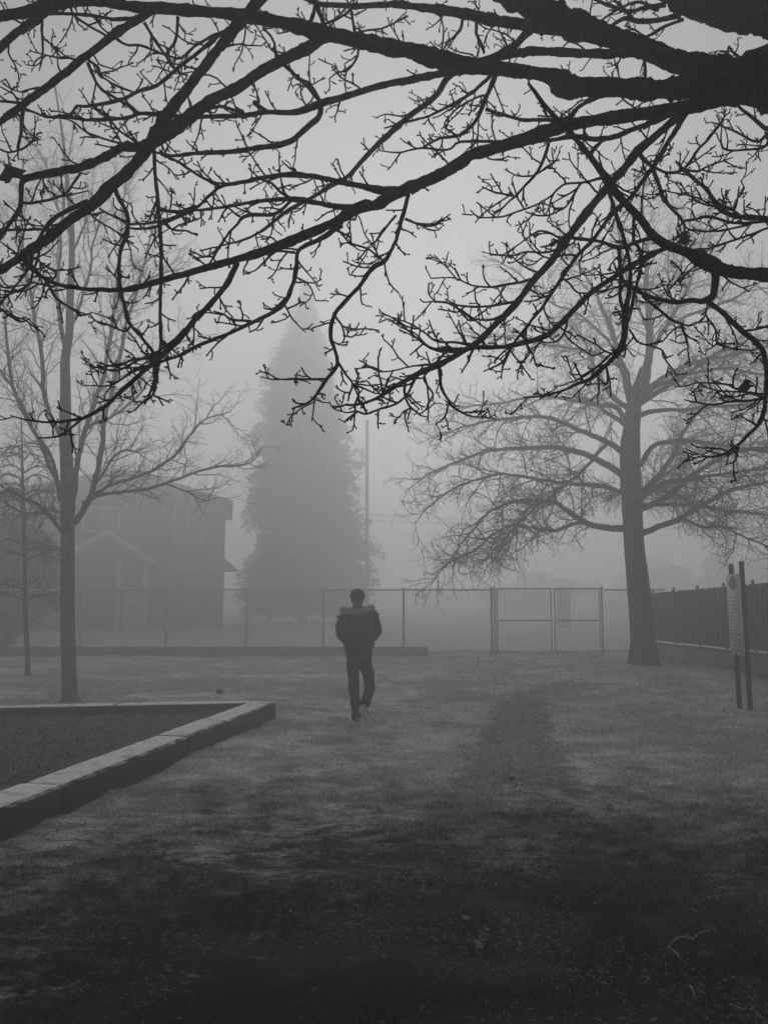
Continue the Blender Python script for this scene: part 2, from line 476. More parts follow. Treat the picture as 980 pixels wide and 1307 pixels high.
def sprout(mb, pts, rads, level, cfg):
    """children along a branch, recursively; cfg: list of dicts per level"""
    if level >= len(cfg): return
    c = cfg[level]
    seg = np.linalg.norm(np.diff(pts, axis=0), axis=1); S = np.concatenate([[0], np.cumsum(seg)]); tot = S[-1]
    s = tot * c.get('start', .15) + rng.random() * c['gap']
    spin = rng.random() * 6.28
    while s < tot:
        k = min(np.searchsorted(S, s), len(pts) - 1); k0 = max(k - 1, 0)
        p = pts[k0] + (pts[k] - pts[k0]) * ((s - S[k0]) / max(S[k] - S[k0], 1e-6))
        t = unit(pts[k] - pts[k0]); fr = s / tot
        spin += 2.4 + rng.normal(0, .5)
        dr = perp_rot(t, c['ang'] + rng.normal(0, .22), spin)
        if c.get('flat'): dr = unit(dr * np.array([1, 1, c['flat']]))
        dr = unit(dr + np.array([0, 0, c.get('bias', 0.0)]))
        L = c['len'] * (1 - c.get('tap', .5) * fr) * rng.uniform(.45, 1.25)
        r = min(c['r'], rads[k] * .75)
        q = shoot(mb, p, dr, L, r, c['r1'], c.get('K', 5), c.get('sides', 4), c.get('wig', .16), c.get('grav', 0), c.get('bud', 0), c.get('up', 0))
        sprout(mb, q, np.linspace(r, c['r1'], len(q)), level + 1, cfg)
        s += c['gap'] * rng.uniform(.6, 1.4)

def traced(mb, rows, Y0, Y1, sides=8, step=6, rough=.0, amp=.6):
    """branch through photograph pixels (x, y, radius) carried out at its own distance"""
    rows = np.asarray(rows, float)
    C = catmull(rows, step); n_ = len(C)
    tt = np.linspace(0, 1, n_)
    Ys = (Y0(tt) if callable(Y0) else Y0 + (Y1 - Y0) * tt)
    jit = np.cumsum(rng.normal(0, amp * .35, (n_, 2)), axis=0); jit -= np.linspace(jit[0], jit[-1], n_); 
    jit = np.clip(jit, -amp * 2, amp * 2)
    pts = np.array([at(a + j[0], c + j[1], Y) for (a, c), j, Y in zip(C[:, :2], jit, Ys)])
    rad = np.array([max(r_, .35) * depth(p) / F for r_, p in zip(C[:, 2], pts)])
    mb.tube(pts, rad, sides, rough)
    return pts, rad, Ys, C

# ------------------------------------------------------------------ the big tree overhead (its trunk stands just right of the frame)
big = empty('broadleaf_tree', (1.93, 2.7, 0), 'nearest black knobbly bare tree whose limbs hang across the top of the picture', 'tree')
SC = .62; YT = 4.35 * SC
LIMB = {}
def lm(k):
    return LIMB.setdefault(k, MB())
done = {}
# name, limb, parent, end distance change, [(x, y, radius) in photograph pixels]
BR = [
 ('M', 'a', None, (4.35, 4.3), [(1150,150,52),(1060,118,46),(980,97,41),(939,107,25),(905,108,16)]),
 ('A', 'a', 'M', .75, [(960,104,26),(900,88,20),(868,79,15),(824,62,14),(775,44,14),(730,29,17),(690,10,17),(650,-8,15),(590,-40,11),(500,-90,6)]),
 ('B', 'b', 'M', -.15, [(945,107,22),(900,110,15),(870,112,13.5),(832,114,13),(780,112,13.5),(730,112,14),(717,107,16),(704,98,12),(678,93,10),(628,87,11),(577,80,12),(525,66,11),(500,62,10),(480,57,12),(428,45,10),(408,43,13),(390,36,10),(365,30,9),(326,23,8),(275,17,8),(217,12,8),(166,9,7),(130,3,7),(95,2,8),(60,9,8.5),(30,16,8),(0,20,7),(-40,27,6)]),
 ('C', 'c', 'M', -.9, [(950,112,20),(908,130,13),(875,138,9.5),(832,145,9.5),(781,152,9),(730,160,9),(704,167,9),(678,176,10),(628,191,8.5),(602,199,8),(589,209,9),(551,228,9),(520,241,9),(500,250,8),(480,263,8),(462,265,9),(428,284,7),(378,306,8),(326,325,6),(301,332,6),(250,346,5),(204,359,5),(178,366,4.2),(153,370,4),(115,370,3.5),(89,366,3),(64,359,3),(43,345,2.5),(20,325,2)]),
 ('Z', 'd', None, (4.35, 5.2), [(1160,90,36),(1060,36,28),(980,24,23),(934,20,20),(890,8,18),(850,-12,14),(790,-50,9)]),
 ('P', 'e', None, (4.35, 3.3), [(1150,300,22),(1070,345,15),(1010,352,12),(980,350,11),(947,348,9),(919,343,10),(906,337,12),(883,325,8),(852,312,7),(832,299,7),(814,277,6),(789,251,6),(773,228,5.5),(755,202,4.5),(735,176,4),(712,152,4),(689,125,3.5),(674,105,2.5)]),
 ('U', 'f', None, (4.35, 3.9), [(1150,260,16),(1060,285,9),(985,280,4.5),(947,277,3.8),(921,268,3.5),(903,243,3),(875,218,2.5),(862,205,1.5)]),
 ('D', 'a', 'A', .1, [(840,68,7),(805,66,7),(775,67,7),(730,66,6.5),(690,65,6.5),(650,68,6),(615,76,5),(590,84,4)]),
 ('E', 'a', 'A', .25, [(752,40,10),(735,38,10),(700,34,9),(663,30,8),(615,21,8),(577,15,7),(540,10,6),(500,6,5),(450,8,4),(410,5,4),(380,-8,3)]),
 ('F', 'a', 'E', -.3, [(676,38,7),(664,50,6),(650,62,6),(610,82,5),(574,97,5),(560,118,4.5),(540,135,4.5),(520,150,4.5),(500,168,4),(470,197,4),(446,223,3.5),(416,240,3),(404,248,3),(370,268,3),(339,292,2.5),(314,305,2),(288,312,1.5),(255,320,1)]),
 ('G', 'b', None, (4.3, 3.9), [(150,-40,9),(100,-10,9),(60,9,8.5),(50,20,7),(25,38,6),(0,60,6),(-30,88,5)]),
 ('H', 'b', 'B', -.35, [(412,44,10),(393,60,9),(357,77,8),(326,94,8),(301,110,8.5),(270,125,8),(250,140,9),(225,160,11),(200,177,9),(175,187,7),(158,187,6.5),(135,200,6),(115,209,6),(97,215,5.5),(64,220,5.5),(31,229,5),(27,245,4),(26,264,3.5),(15,284,3),(0,304,3),(-20,325,2.5)]),
 ('I', 'g', None, (4.2, 3.7), [(365,-40,10),(335,-5,9),(322,10,9),(309,23,8),(290,47,8),(276,64,7.5),(262,82,7),(250,96,7),(242,108,7),(230,122,8),(214,143,9),(203,165,11),(178,200,8),(153,226,9),(138,238,9),(115,261,7.5),(89,279,7),(64,300,7.5),(43,315,6.5),(13,335,5.5),(0,343,5.5),(-25,357,5)]),
 ('J', 'b', 'B', -.2, [(195,12,6),(178,23,6),(143,46,5.5),(110,71,6),(77,97,5.5),(33,130,5),(0,155,5),(-30,176,4)]),
 ('K', 'b', 'B', -.3, [(590,88,6),(560,94,5.5),(538,97,5),(520,102,6),(500,105,5),(470,112,5),(428,125,5),(408,131,5.5),(378,141,4.5),(340,141,4),(314,145,4),(250,148,3),(222,147,3),(178,145,3),(163,150,3),(115,153,2.5),(80,147,2.2),(58,148,2),(33,138,2)]),
 ('K2', 'b', 'K', -.15, [(409,132,5),(407,148,5),(388,166,4.5),(365,181,4.5),(326,187,4),(301,191,4),(262,194,3.5),(250,195,3),(220,198,2.5),(195,193,2)]),
 ('K3', 'b', 'K', .1, [(250,147,2),(278,135,2.5),(310,143,2.5),(300,136,2)]),
 ('K4', 'b', 'K', .1, [(408,128,3),(396,108,2.5),(380,98,2),(364,82,2)]),
 ('K5', 'b', 'K', .05, [(340,141,3),(330,135,3.5),(325,130,3)]),
 ('C2', 'c', 'C', -.2, [(520,243,6),(505,243,6),(490,244,7),(477,241,6),(454,236,4.5),(403,226,4.2),(365,223,4),(339,227,3.5),(301,234,3.2),(281,238,3),(265,251,2.5),(250,265,2.5),(204,287,2.2),(178,292,2),(160,290,1.5)]),
 ('C2b', 'c', 'C2', .15, [(281,238,2.5),(250,222,2.5),(227,206,2),(205,195,2)]),
 ('C3', 'c', 'C', -.15, [(458,265,5),(428,264,4.5),(403,260,4),(372,255,4),(330,258,3),(301,262,2.5),(250,268,2),(225,270,1.5)]),
 ('C3b', 'c', 'C3', .2, [(378,256,3),(360,246,2.5),(345,232,2),(320,226,1.2)]),
 ('C3c', 'c', 'C3', -.2, [(372,255,2.5),(350,272,3),(315,274,3),(300,288,2.2),(282,312,2),(262,345,1.5)]),
 ('C4', 'c', 'C', -.2, [(436,287,4.5),(415,300,4.5),(403,306,4),(381,318,3.5),(378,340,3.5),(374,360,3.5),(362,384,4),(347,397,3.5),(314,413,3),(288,425,3),(250,440,3),(230,451,2.5),(204,460,2.5),(170,472,2),(140,490,1.5),(108,492,1)]),
 ('C4b', 'c', 'C4', .1, [(376,322,2.5),(352,321,2),(338,333,1.8),(326,345,1.4),(314,348,1)]),
 ('C4c', 'c', 'C4', -.1, [(376,353,1.8),(390,360,1.5),(398,370,1.2),(403,384,1)]),
 ('C4d', 'c', 'C4', -.1, [(362,386,2),(370,402,1.5),(378,412,1.3),(390,424,1)]),
 ('C4e', 'c', 'C4', .1, [(320,410,2),(296,407,2),(285,400,1.6),(273,397,1.3)]),
 ('C5', 'c', 'C', -.3, [(303,335,5),(295,350,4.5),(288,363,4.5),(270,386,4.5),(250,406,4.5),(230,431,4.5),(204,454,4.5),(178,477,4),(153,500,3.5),(138,515,3.5),(115,530,3),(97,536,2.5),(64,538,2),(38,536,1.5),(13,530,1)]),
 ('C5b', 'c', 'C5', -.05, [(106,533,2),(84,551,2),(70,557,1.5),(48,559,1)]),
 ('C5c', 'c', 'C5', .2, [(236,420,2.5),(222,436,2.5),(206,452,2.5),(176,458,2),(150,472,2),(128,470,1.5),(106,464,1)]),
 ('C5d', 'c', 'C5', .1, [(200,457,2),(170,460,2),(150,468,1.8),(120,462,1)]),
 ('C5e', 'c', 'C5', -.2, [(200,462,2.5),(198,480,2),(197,498,2),(192,508,1.5),(180,516,1)]),
 ('Mv', 'g', 'I', -.25, [(145,236,4),(152,252,3.5),(163,274,3.5),(162,297,3.5),(155,315,3),(153,335,3),(154,366,3.5),(163,400,3),(166,413,3),(184,436,2.5),(199,455,2.5)]),
 ('Mb', 'g', 'Mv', .1, [(163,284,2.5),(145,275,2),(127,266,1.5)]),
 ('Mc', 'g', 'Mv', -.1, [(166,416,2),(160,423,2),(145,418,1.8),(119,408,1)]),
 ('Md', 'g', 'Mv', -.1, [(163,286,2),(188,285,2),(210,281,2),(240,268,1.5)]),
 ('Nv', 'b', 'H', -.3, [(200,170,4),(196,185,3),(197,200,3),(198,226,3),(202,261,3.5),(204,302,3),(205,358,3),(204,400,2.5),(205,436,2.5),(201,469,2.5),(198,497,2)]),
 ('Nb', 'b', 'Nv', .1, [(203,268,2.5),(230,269,2.2),(250,262,2)]),
 ('Nc', 'b', 'Nv', .1, [(204,280,1.8),(220,292,1.8),(236,294,1.6),(250,300,1.2)]),
 ('O', 'c', 'C', -.3, [(521,248,3.5),(518,262,3.5),(515,275,4),(508,300,3),(499,320,3),(490,333,4),(474,343,3.5),(459,363,3.5),(439,386,3.5),(428,401,3.5),(423,428,3.5),(431,462,3.2),(416,485,3),(403,505,2.5),(390,515,2),(372,522,1.5)]),
 ('O1', 'c', 'O', .1, [(517,279,2.5),(530,284,2),(542,288,2),(556,287,1.6),(567,280,1)]),
 ('O2', 'c', 'O', -.1, [(431,462,2.5),(440,476,2),(450,490,2.2),(447,500,2),(444,512,1.4)]),
 ('O2b', 'c', 'O2', .1, [(450,490,2),(458,500,2),(454,514,1.8),(452,520,1.6)]),
 ('O2c', 'c', 'O2', .1, [(450,490,1.8),(465,491,1.5),(477,493,1)]),
 ('O3', 'c', 'O', .1, [(416,484,2.2),(388,484,2),(352,484,1.6),(332,481,1)]),
 ('O4', 'c', 'O', -.1, [(403,504,1.5),(400,523,1.3),(398,538,1)]),
 ('O5', 'c', 'O', .1, [(428,404,2),(436,415,1.8),(440,430,1.6),(436,438,1.2)]),
 ('O6', 'c', 'O', .1, [(438,428,1.6),(450,430,1.4),(457,423,1)]),
 ('O7', 'c', 'O', .1, [(490,333,2),(470,318,1.8),(448,310,1.8),(436,298,1.6),(430,290,1.6)]),
 ('C7', 'c', 'C', -.15, [(505,275,2.2),(470,318,1),(446,311,1.5)]),
 ('C6', 'c', 'C', -.15, [(862,144,4.5),(832,156,4.2),(805,167,4.2),(781,176,4.2),(756,177,4.2),(730,174,4.2),(700,178,3),(628,181,2.5),(587,182,2.2),(571,191,1.8),(538,190,1.8),(510,195,1.5),(484,192,1)]),
 ('B3', 'b', 'B', -.15, [(626,96,3.5),(600,119,3),(577,133,2.5),(546,148,2),(515,156,1.8),(490,163,1.2)]),
 ('B4', 'b', 'B', -.2, [(632,95,4),(620,125,3.5),(607,153,3),(587,171,2.8),(561,176,2.2),(538,189,1.6)]),
 ('B5', 'b', 'B4', .1, [(622,120,2),(604,126,1.8),(580,142,1.6),(567,158,1.6),(572,166,1.5),(583,172,1.5)]),
 ('C8', 'c', 'C', .2, [(730,155,3.5),(700,153,3),(668,152,3),(640,145,2.8),(620,139,3)]),
 ('B6', 'b', 'B', .2, [(775,118,3),(740,135,3.5),(725,150,4),(712,152,3)]),
 # right side
 ('P2', 'e', 'P', -.3, [(856,314,5),(842,320,4.2),(814,335,4.2),(786,353,4.2),(755,373,4.5),(737,392,4.5),(719,411,4.5),(701,428,4.8),(678,436,4.2),(658,440,4.2),(638,443,3.8),(615,444,3.5),(590,446,3),(570,447,3),(552,446,2.4),(538,436,2),(520,420,1.5),(500,404,1),(483,399,.9)]),
 ('P3', 'e', 'P', -.15, [(910,338,7),(912,350,6),(911,363,5.5),(908,378,5.5),(896,385,4.5),(883,384,4),(857,386,3.8),(827,379,3.2),(806,368,2.8),(790,352,2.2),(783,335,1.5)]),
 ('P4', 'e', 'P3', -.25, [(903,385,4.5),(920,396,4.2),(947,420,4.2),(968,437,4.2),(976,455,4.2),(978,485,4),(976,515,3.5),(970,540,3),(955,556,2.7),(942,568,2.5),(919,581,2.2),(896,582,1.6),(875,589,1)]),
 ('P4b', 'e', 'P4', .1, [(930,576,1.8),(915,572,1.6),(896,580,1.2),(875,573,1)]),
 ('P4c', 'e', 'P4', -.1, [(941,569,2),(940,582,1.8),(936,590,1.5),(926,593,1)]),
 ('P4d', 'e', 'P4', .3, [(977,508,2.5),(955,511,2.5),(934,512,2),(908,516,1.8),(890,513,1.4),(873,510,1)]),
 ('P4e', 'e', 'P4', .2, [(976,507,2),(949,498,2),(930,491,1.8),(916,490,1.5),(891,489,1.3),(876,493,1.2),(862,493,1)]),
 ('P4f', 'e', 'P4', .2, [(975,503,2),(950,502,1.6),(925,500,1.4),(905,496,1.2),(886,485,1)]),
 ('P4g', 'e', 'P4', -.2, [(950,422,2),(972,418,2),(990,412,2)]),
 ('P4h', 'e', 'P4', .2, [(905,388,1.6),(901,400,1.5),(914,420,1.6),(916,436,1.6),(931,443,1.4),(960,447,1.2),(972,440,1)]),
 ('P4i', 'e', 'P4', .2, [(916,436,1.4),(908,444,1.2),(900,446,1)]),
 ('P5', 'e', 'P3', -.2, [(820,377,2.5),(838,392,2.5),(857,407,2.5),(869,413,2.5),(873,425,2.2),(877,435,1.8),(868,438,1.2),(855,433,1)]),
 ('P6', 'e', 'P3', .2, [(868,386,1.8),(851,376,1.4),(860,362,1.4),(870,354,1.8),(886,340,1.2)]),
 ('Q', 'c', 'C', -.5, [(872,140,7),(860,153,6.5),(837,173,6),(814,191,7),(797,214,5.5),(781,233,6),(755,266,6),(730,299,6),(704,335,5.5),(678,363,5.2),(663,384,5),(653,395,5),(633,413,5),(610,436,4.8),(589,449,5),(559,467,4.8),(531,479,4),(500,497,3.5),(480,509,2.6),(454,516,2.5),(441,516,2)]),
 ('R', 'c', 'C', -.6, [(876,141,5),(868,155,4.5),(857,173,4),(840,200,4),(832,215,4),(801,254,3.5),(781,271,3.5),(755,307,3.2),(735,328,3),(719,350,3),(705,373,3),(694,391,3),(678,411,2.5),(663,431,2.5),(650,449,2.2),(640,464,1.8),(617,474,1.2)]),
 ('S', 'c', 'R', -.1, [(833,213,3.5),(839,231,3.2),(845,251,3.2),(857,266,2.6),(870,281,2.6),(873,295,1.8),(858,305,1.4)]),
 ('S2', 'c', 'R', .2, [(835,213,2.6),(850,219,2.5),(870,215,2.5),(880,204,2.2),(890,190,2.2),(908,171,2),(920,155,1.8),(926,140,1.4)]),
 ('S3', 'c', 'S2', .2, [(872,216,2),(890,218,1.8),(905,211,1.6),(925,204,1.4),(935,200,1)]),
 ('S4', 'c', 'Q', -.1, [(814,192,4),(822,203,3.5),(834,214,3)]),
 ('U2', 'f', 'U', .2, [(985,281,2.8),(942,283,2.5),(908,276,2.5),(890,279,2.2),(873,282,2),(868,290,1.2),(864,300,1)]),
 ('U3', 'f', 'U', -.2, [(1000,284,2.2),(970,295,2),(947,304,2),(921,313,2),(905,316,1.6),(891,317,1.5)]),
 ('U4', 'f', 'U', -.1, [(947,277,2),(930,265,1.8),(908,262,1.6),(890,253,1.5),(871,247,1.2),(852,243,1.2),(838,240,1)]),
 ('U5', 'f', 'U', .2, [(925,270,2),(915,255,1.8),(905,262,1.5),(880,250,1.5),(868,232,1.3)]),
 ('U6', 'f', 'U', -.2, [(935,275,2),(940,262,1.7),(943,248,1.5),(950,240,1.3),(945,230,1)]),
 ('U7', 'f', 'U', .2, [(960,285,2),(930,292,1.8),(900,295,1.8),(880,293,1.3),(858,308,1)]),
 ('V', 'd', 'Z', -.3, [(1010,110,7),(995,150,5),(978,164,3.6),(960,150,3),(945,138,2.5),(936,128,2)]),
 ('V2', 'd', 'V', .1, [(982,168,3),(965,180,2.2),(940,168,1.8),(922,160,1.4),(914,146,1)]),
 ('V3', 'd', 'V', -.2, [(985,168,3),(975,186,2.4),(950,190,2),(928,190,1.6),(920,182,1.4),(921,158,1)]),
 ('X1', 'e', 'P', -.15, [(774,230,3.5),(782,256,3),(794,292,3.2),(803,325,3.2),(806,350,3.5),(804,375,4),(800,395,4.5),(799,423,5),(794,446,4.2),(783,457,4),(773,466,3.6),(753,484,3.2),(737,490,3),(714,500,2.2),(689,506,1.6),(668,507,1.1)]),
 ('X2', 'e', 'P', -.1, [(809,274,3),(809,290,2.6),(809,307,2.6),(818,322,2.6),(817,345,2.6),(812,362,2.4),(807,385,2.6),(802,410,2.2)]),
 ('X3', 'e', 'Y', -.1, [(789,314,3),(791,335,3),(791,360,3),(791,384,3),(797,405,3),(797,425,2.5)]),
 ('X4', 'e', 'X1', .1, [(798,418,2.6),(792,440,2.4),(778,452,2.2),(765,464,2),(748,478,1.6),(728,487,1.2),(706,494,1)]),
 ('X5', 'e', 'X1', .1, [(803,420,1.8),(815,436,1.8),(830,441,1.6),(845,447,1.5),(850,456,1.2),(859,453,1)]),
 ('X6', 'e', 'X1', -.1, [(773,467,2),(776,480,1.8),(774,491,1.2)]),
 ('Y', 'e', 'P', -.1, [(838,301,4),(825,305,3.6),(811,309,3.2),(800,314,3.2),(788,315,3.6),(770,309,2.6),(755,307,2.6),(730,305,2.2),(715,304,2),(700,297,1.8),(686,296,1.6),(672,304,1.4),(661,312,1.4),(645,323,1.4),(638,325,1.2),(615,321,1)]),
 ('Q1', 'c', 'Q', .1, [(688,353,3),(665,360,2.4),(628,366,2),(602,363,1.6),(590,358,1.4),(576,354,1.3),(549,355,1)]),
 ('Q1b', 'c', 'Q1', .1, [(584,358,1.4),(575,347,1.3),(565,337,1.2),(554,325,1)]),
 ('Q2', 'c', 'Q', .1, [(662,384,3),(645,387,2.4),(622,391,2.2),(589,391,1.8),(569,387,1.6),(555,385,1.4),(541,386,1.3),(536,381,1.1)]),
 ('Q2b', 'c', 'Q2', .1, [(556,385,1.4),(549,378,1.3),(547,370,1.1),(547,361,1)]),
 ('Q3', 'c', 'Q', -.1, [(640,403,2.6),(627,408,2.2),(610,407,1.8),(597,408,1.6),(590,400,1.4),(580,392,1.2),(570,386,1)]),
 ('Q4', 'c', 'Q', -.15, [(560,468,3),(562,482,2.6),(564,497,2.5),(572,510,2.2),(577,518,2),(594,530,1.8),(605,533,1.4),(617,533,1.3),(633,535,1)]),
 ('Q4b', 'c', 'Q4', .1, [(572,516,1.8),(569,530,1.6),(562,538,1.4),(556,541,1.2),(561,548,1)]),
 ('Q4c', 'c', 'Q', .1, [(546,474,2),(541,482,1.8),(546,494,1.6),(553,503,1.4),(550,507,1.2)]),
 ('Q5', 'c', 'Q', .1, [(517,488,2.5),(517,502,2.3),(522,518,2),(530,525,1.8),(537,530,1.5),(545,532,1)]),
 ('Q5b', 'c', 'Q5', .1, [(523,521,1.5),(513,527,1.4),(510,533,1.2),(500,531,1)]),
 ('Q6', 'c', 'Q', -.15, [(531,480,2.4),(520,500,2.2),(505,514,2),(485,521,1.8),(465,528,1.8),(455,525,1.8),(440,526,1.5),(425,521,1.2),(420,512,1)]),
 ('Q7', 'c', 'Q', .15, [(604,441,2.6),(590,438,2.4),(577,437,2.2),(556,435,2),(540,424,1.6),(531,418,1.5),(515,410,1.3),(492,402,1)]),
 ('Q8', 'c', 'Q', .15, [(587,449,2.6),(573,448,2.4),(559,447,2.2),(545,441,2),(538,434,1.8),(528,424,1.4),(511,418,1.2),(500,410,1)]),
 ('Q9', 'c', 'Q', -.1, [(557,465,2.2),(540,466,2),(523,469,1.6),(505,473,1.4),(487,475,1.4),(478,472,1.4),(470,469,1.4),(460,470,1.2),(452,470,1)]),
 ('Q10', 'c', 'Q', .1, [(487,507,1.8),(488,497,1.8),(484,480,1.8),(483,466,1.6),(482,455,1.1)]),
 ('Q11', 'c', 'Q', .2, [(738,287,2.4),(720,302,2),(705,311,1.8),(690,315,1.6)]),
 ('Q12', 'c', 'Q', .15, [(712,318,2.4),(695,322,2),(670,321,1.6),(655,326,1.4),(640,326,1.4),(625,325,1.2)]),
 ('R1', 'c', 'R', .1, [(737,326,2),(720,325,1.8),(706,330,1.6),(690,325,1.4),(680,318,1.2),(672,308,1)]),
 ('R2', 'c', 'R', .1, [(727,338,2),(715,352,1.8),(725,362,1.6),(735,373,1.6),(750,374,1.2)]),
 ('R3', 'c', 'R', -.1, [(655,441,1.8),(645,460,1.6),(640,475,1.2)]),
 ('R4', 'c', 'P2', -.1, [(672,438,2),(680,452,1.8),(684,468,1.4),(690,466,1)]),
 ('R5', 'c', 'P2', -.1, [(724,407,2.4),(720,425,2),(706,437,1.6),(685,435,1.2)]),
 ('W1', 'c', 'C', -.1, [(700,183,3),(695,200,2.8),(685,220,2.6),(675,233,2.4),(660,249,2.2),(651,255,1.8),(640,265,1.6),(630,271,1.2)]),
 ('W1b', 'c', 'W1', .1, [(654,249,2),(640,247,1.7),(628,244,1.5),(615,238,1.2)]),
 ('W1c', 'c', 'W1', .2, [(680,224,2),(690,219,1.7),(702,212,1.5),(711,203,1.1)]),
 ('W2', 'e', 'P', .1, [(770,226,3),(758,230,2.4),(745,233,2),(720,234,1.8),(705,246,1.7),(685,259,1.7),(662,268,1.7),(640,275,1.5),(612,277,1.3),(600,268,1.1)]),
 ('W2b', 'e', 'W2', .1, [(740,234,2),(732,248,1.8),(720,265,1.6),(700,275,1.5),(685,275,1.4),(670,270,1.1)]),
 # upper left
 ('L1', 'g', 'I', .2, [(300,30,3),(280,44,3),(258,62,3),(225,89,3),(199,110,3),(176,117,2.8),(156,127,2.6),(134,133,2.6),(112,136,2.5),(98,136,2.4),(89,146,2),(70,148,1.5)]),
 ('L2', 'g', 'I', .25, [(295,35,2.6),(272,45,2.4),(250,57,2.2),(230,74,2),(215,72,2),(195,64,2),(178,58,2),(160,57,2),(148,50,2),(142,46,2)]),
 ('L3', 'b', 'B', .2, [(184,28,2.4),(198,52,2.2),(208,66,2.2),(218,82,2.2),(230,92,2),(240,96,1.5)]),
 ('L4', 'b', 'B', .15, [(227,20,2.6),(226,35,2.4),(224,51,2.2),(217,62,2),(212,70,1.6)]),
 ('L5', 'b', 'J', .1, [(112,79,3),(118,92,2.8),(127,110,2.6),(140,120,2.4),(153,128,2.4),(165,136,2.4),(176,145,2.2)]),
 ('L6', 'b', 'J', .1, [(112,75,2),(125,86,2),(128,96,1.8),(145,107,1.8),(158,113,1.8),(173,118,1.6)]),
 ('L7', 'b', 'B', .1, [(53,20,2.8),(53,40,2.4),(54,60,2),(53,75,1.8),(50,90,1)]),
 ('L8', 'b', 'J', .1, [(100,77,2.4),(88,74,2),(76,74,1.7),(58,70,1.3),(38,64,1)]),
 ('L8b', 'b', 'L8', .1, [(78,73,1.5),(70,63,1.3),(61,51,1)]),
 ('L9', 'b', 'J', -.2, [(30,134,3.2),(29,150,3),(27,170,2.6),(24,191,2.4),(33,188,1.8),(42,180,1.6),(49,178,1)]),
 ('L9b', 'b', 'L9', .1, [(24,191,1.8),(12,194,1.6),(0,190,1.2)]),
 ('L10', 'b', 'B', .1, [(60,17,3),(80,17,2.8),(94,17,2.6),(122,19,2.6),(140,23,3),(153,24,3),(180,22,3)]),
 ('L11', 'b', 'B', .2, [(87,2,2.2),(94,18,2),(115,33,2),(138,47,2)]),
 ('L12', 'g', 'I', .1, [(205,182,2.4),(190,185,2.2),(176,182,2.2),(165,176,2),(153,167,2),(140,153,2),(122,138,2)]),
 ('L13', 'g', 'I', .1, [(185,188,2.2),(165,184,2),(148,181,2),(130,176,1.8),(115,171,1.8),(103,162,1.6),(88,152,1.4),(75,150,1)]),
 ('L14', 'b', 'J', .1, [(28,133,2.8),(15,129,2.4),(0,128,2),(-10,127,2)]),
 ('L15', 'b', 'J', .1, [(24,130,2),(16,118,1.6),(11,108,1.3),(7,100,1)]),
 ('N1', 'g', 'I', -.15, [(112,256,4),(90,266,3.8),(71,276,3.5),(60,286,3.2),(51,299,3),(42,318,2.5),(41,335,1.8)]),
 ('N2', 'g', 'I', .1, [(66,294,2.6),(45,293,2.4),(25,293,2.2),(0,294,2),(-10,296,2)]),
 ('N3', 'b', 'H', -.1, [(29,258,2.8),(45,258,2.5),(59,255,2.4),(72,251,2.3),(84,246,2),(95,232,2),(103,220,2)]),
 ('N4', 'g', 'I', -.15, [(32,330,3),(45,345,2.6),(60,360,2.4),(72,380,2.4),(96,396,2.2),(105,402,1.6),(118,398,1)]),
 ('N5', 'g', 'I', .1, [(42,318,2.2),(34,345,2),(22,362,1.8),(10,378,1.6),(-5,392,1.2)]),
 ('N6', 'g', 'I', .1, [(30,330,2),(18,320,1.8),(2,309,1.4)]),
 ('N7', 'g', 'I', -.1, [(50,312,2.4),(49,330,2.2),(42,350,2),(38,362,1.8),(20,372,1.6),(0,380,1.4)]),
 ('N8', 'g', 'I', -.2, [(38,325,2),(60,340,2),(72,349,1.8),(58,362,1.8),(40,360,1.6),(25,370,1.4),(5,362,1.2)]),
 ('N9', 'g', 'N4', -.2, [(0,393,2),(14,402,2),(26,410,1.8),(38,407,1.2)]),
 # upper middle and right clutter
 ('T1', 'b', 'B', .15, [(415,36,3.5),(410,20,3.5),(404,5,3.5),(395,-15,3.5)]),
 ('T2', 'b', 'B', .15, [(395,30,3),(400,15,3),(402,0,3),(400,-15,3)]),
 ('T3', 'b', 'B', .1, [(415,30,2),(430,24,2),(445,15,1.6),(456,2,1.2)]),
 ('T4', 'b', 'B', .1, [(352,70,2),(350,55,2),(345,44,2),(335,34,1.5)]),
 ('T5', 'b', 'B', -.05, [(362,82,2.6),(378,96,2.4),(392,108,2.4),(402,122,2.4),(408,130,2.4)]),
 ('T6', 'b', 'B', -.1, [(457,60,2.4),(455,72,2),(447,85,1.8),(440,91,1.6),(430,92,1.4),(420,100,1)]),
 ('T7', 'b', 'B', .1, [(453,42,2.4),(450,25,2.2),(448,12,2.2)]),
 ('T8', 'a', 'E', .1, [(452,42,1.8),(470,38,1.7),(490,35,1.6),(505,28,1.6),(520,20,2)]),
 ('T9', 'a', 'E', -.1, [(590,22,2.6),(588,38,2.4),(580,46,2),(570,55,1.8),(565,65,1.6)]),
 ('T10', 'a', 'E', .1, [(608,28,2.8),(607,42,2.6),(613,55,2.4),(618,68,2)]),
 ('T11', 'a', 'A', .2, [(823,62,3),(823,82,2.5),(824,98,2)]),
 ('T12', 'd', 'Z', .1, [(872,24,3),(850,33,2.5),(824,46,2.2),(812,38,1.8),(798,32,1.6)]),
 ('T13', 'd', 'Z', .1, [(868,18,5),(840,25,4),(815,26,4),(797,22,3.5),(780,32,2.6),(765,40,1.6)]),
 ('T14', 'd', 'Z', .2, [(850,5,4),(825,8,3.5),(805,12,3),(785,8,3),(765,0,2.4),(745,-8,2)]),
 ('T15', 'd', 'Z', .2, [(840,12,3),(815,2,2.6),(795,8,2.2),(775,20,2),(762,30,1.2)]),
 ('T16', 'd', 'T13', .2, [(812,26,2.4),(800,14,2),(790,2,2)]),
 ('T17', 'e', 'C6', .2, [(770,177,3),(757,190,3),(748,200,2)]),
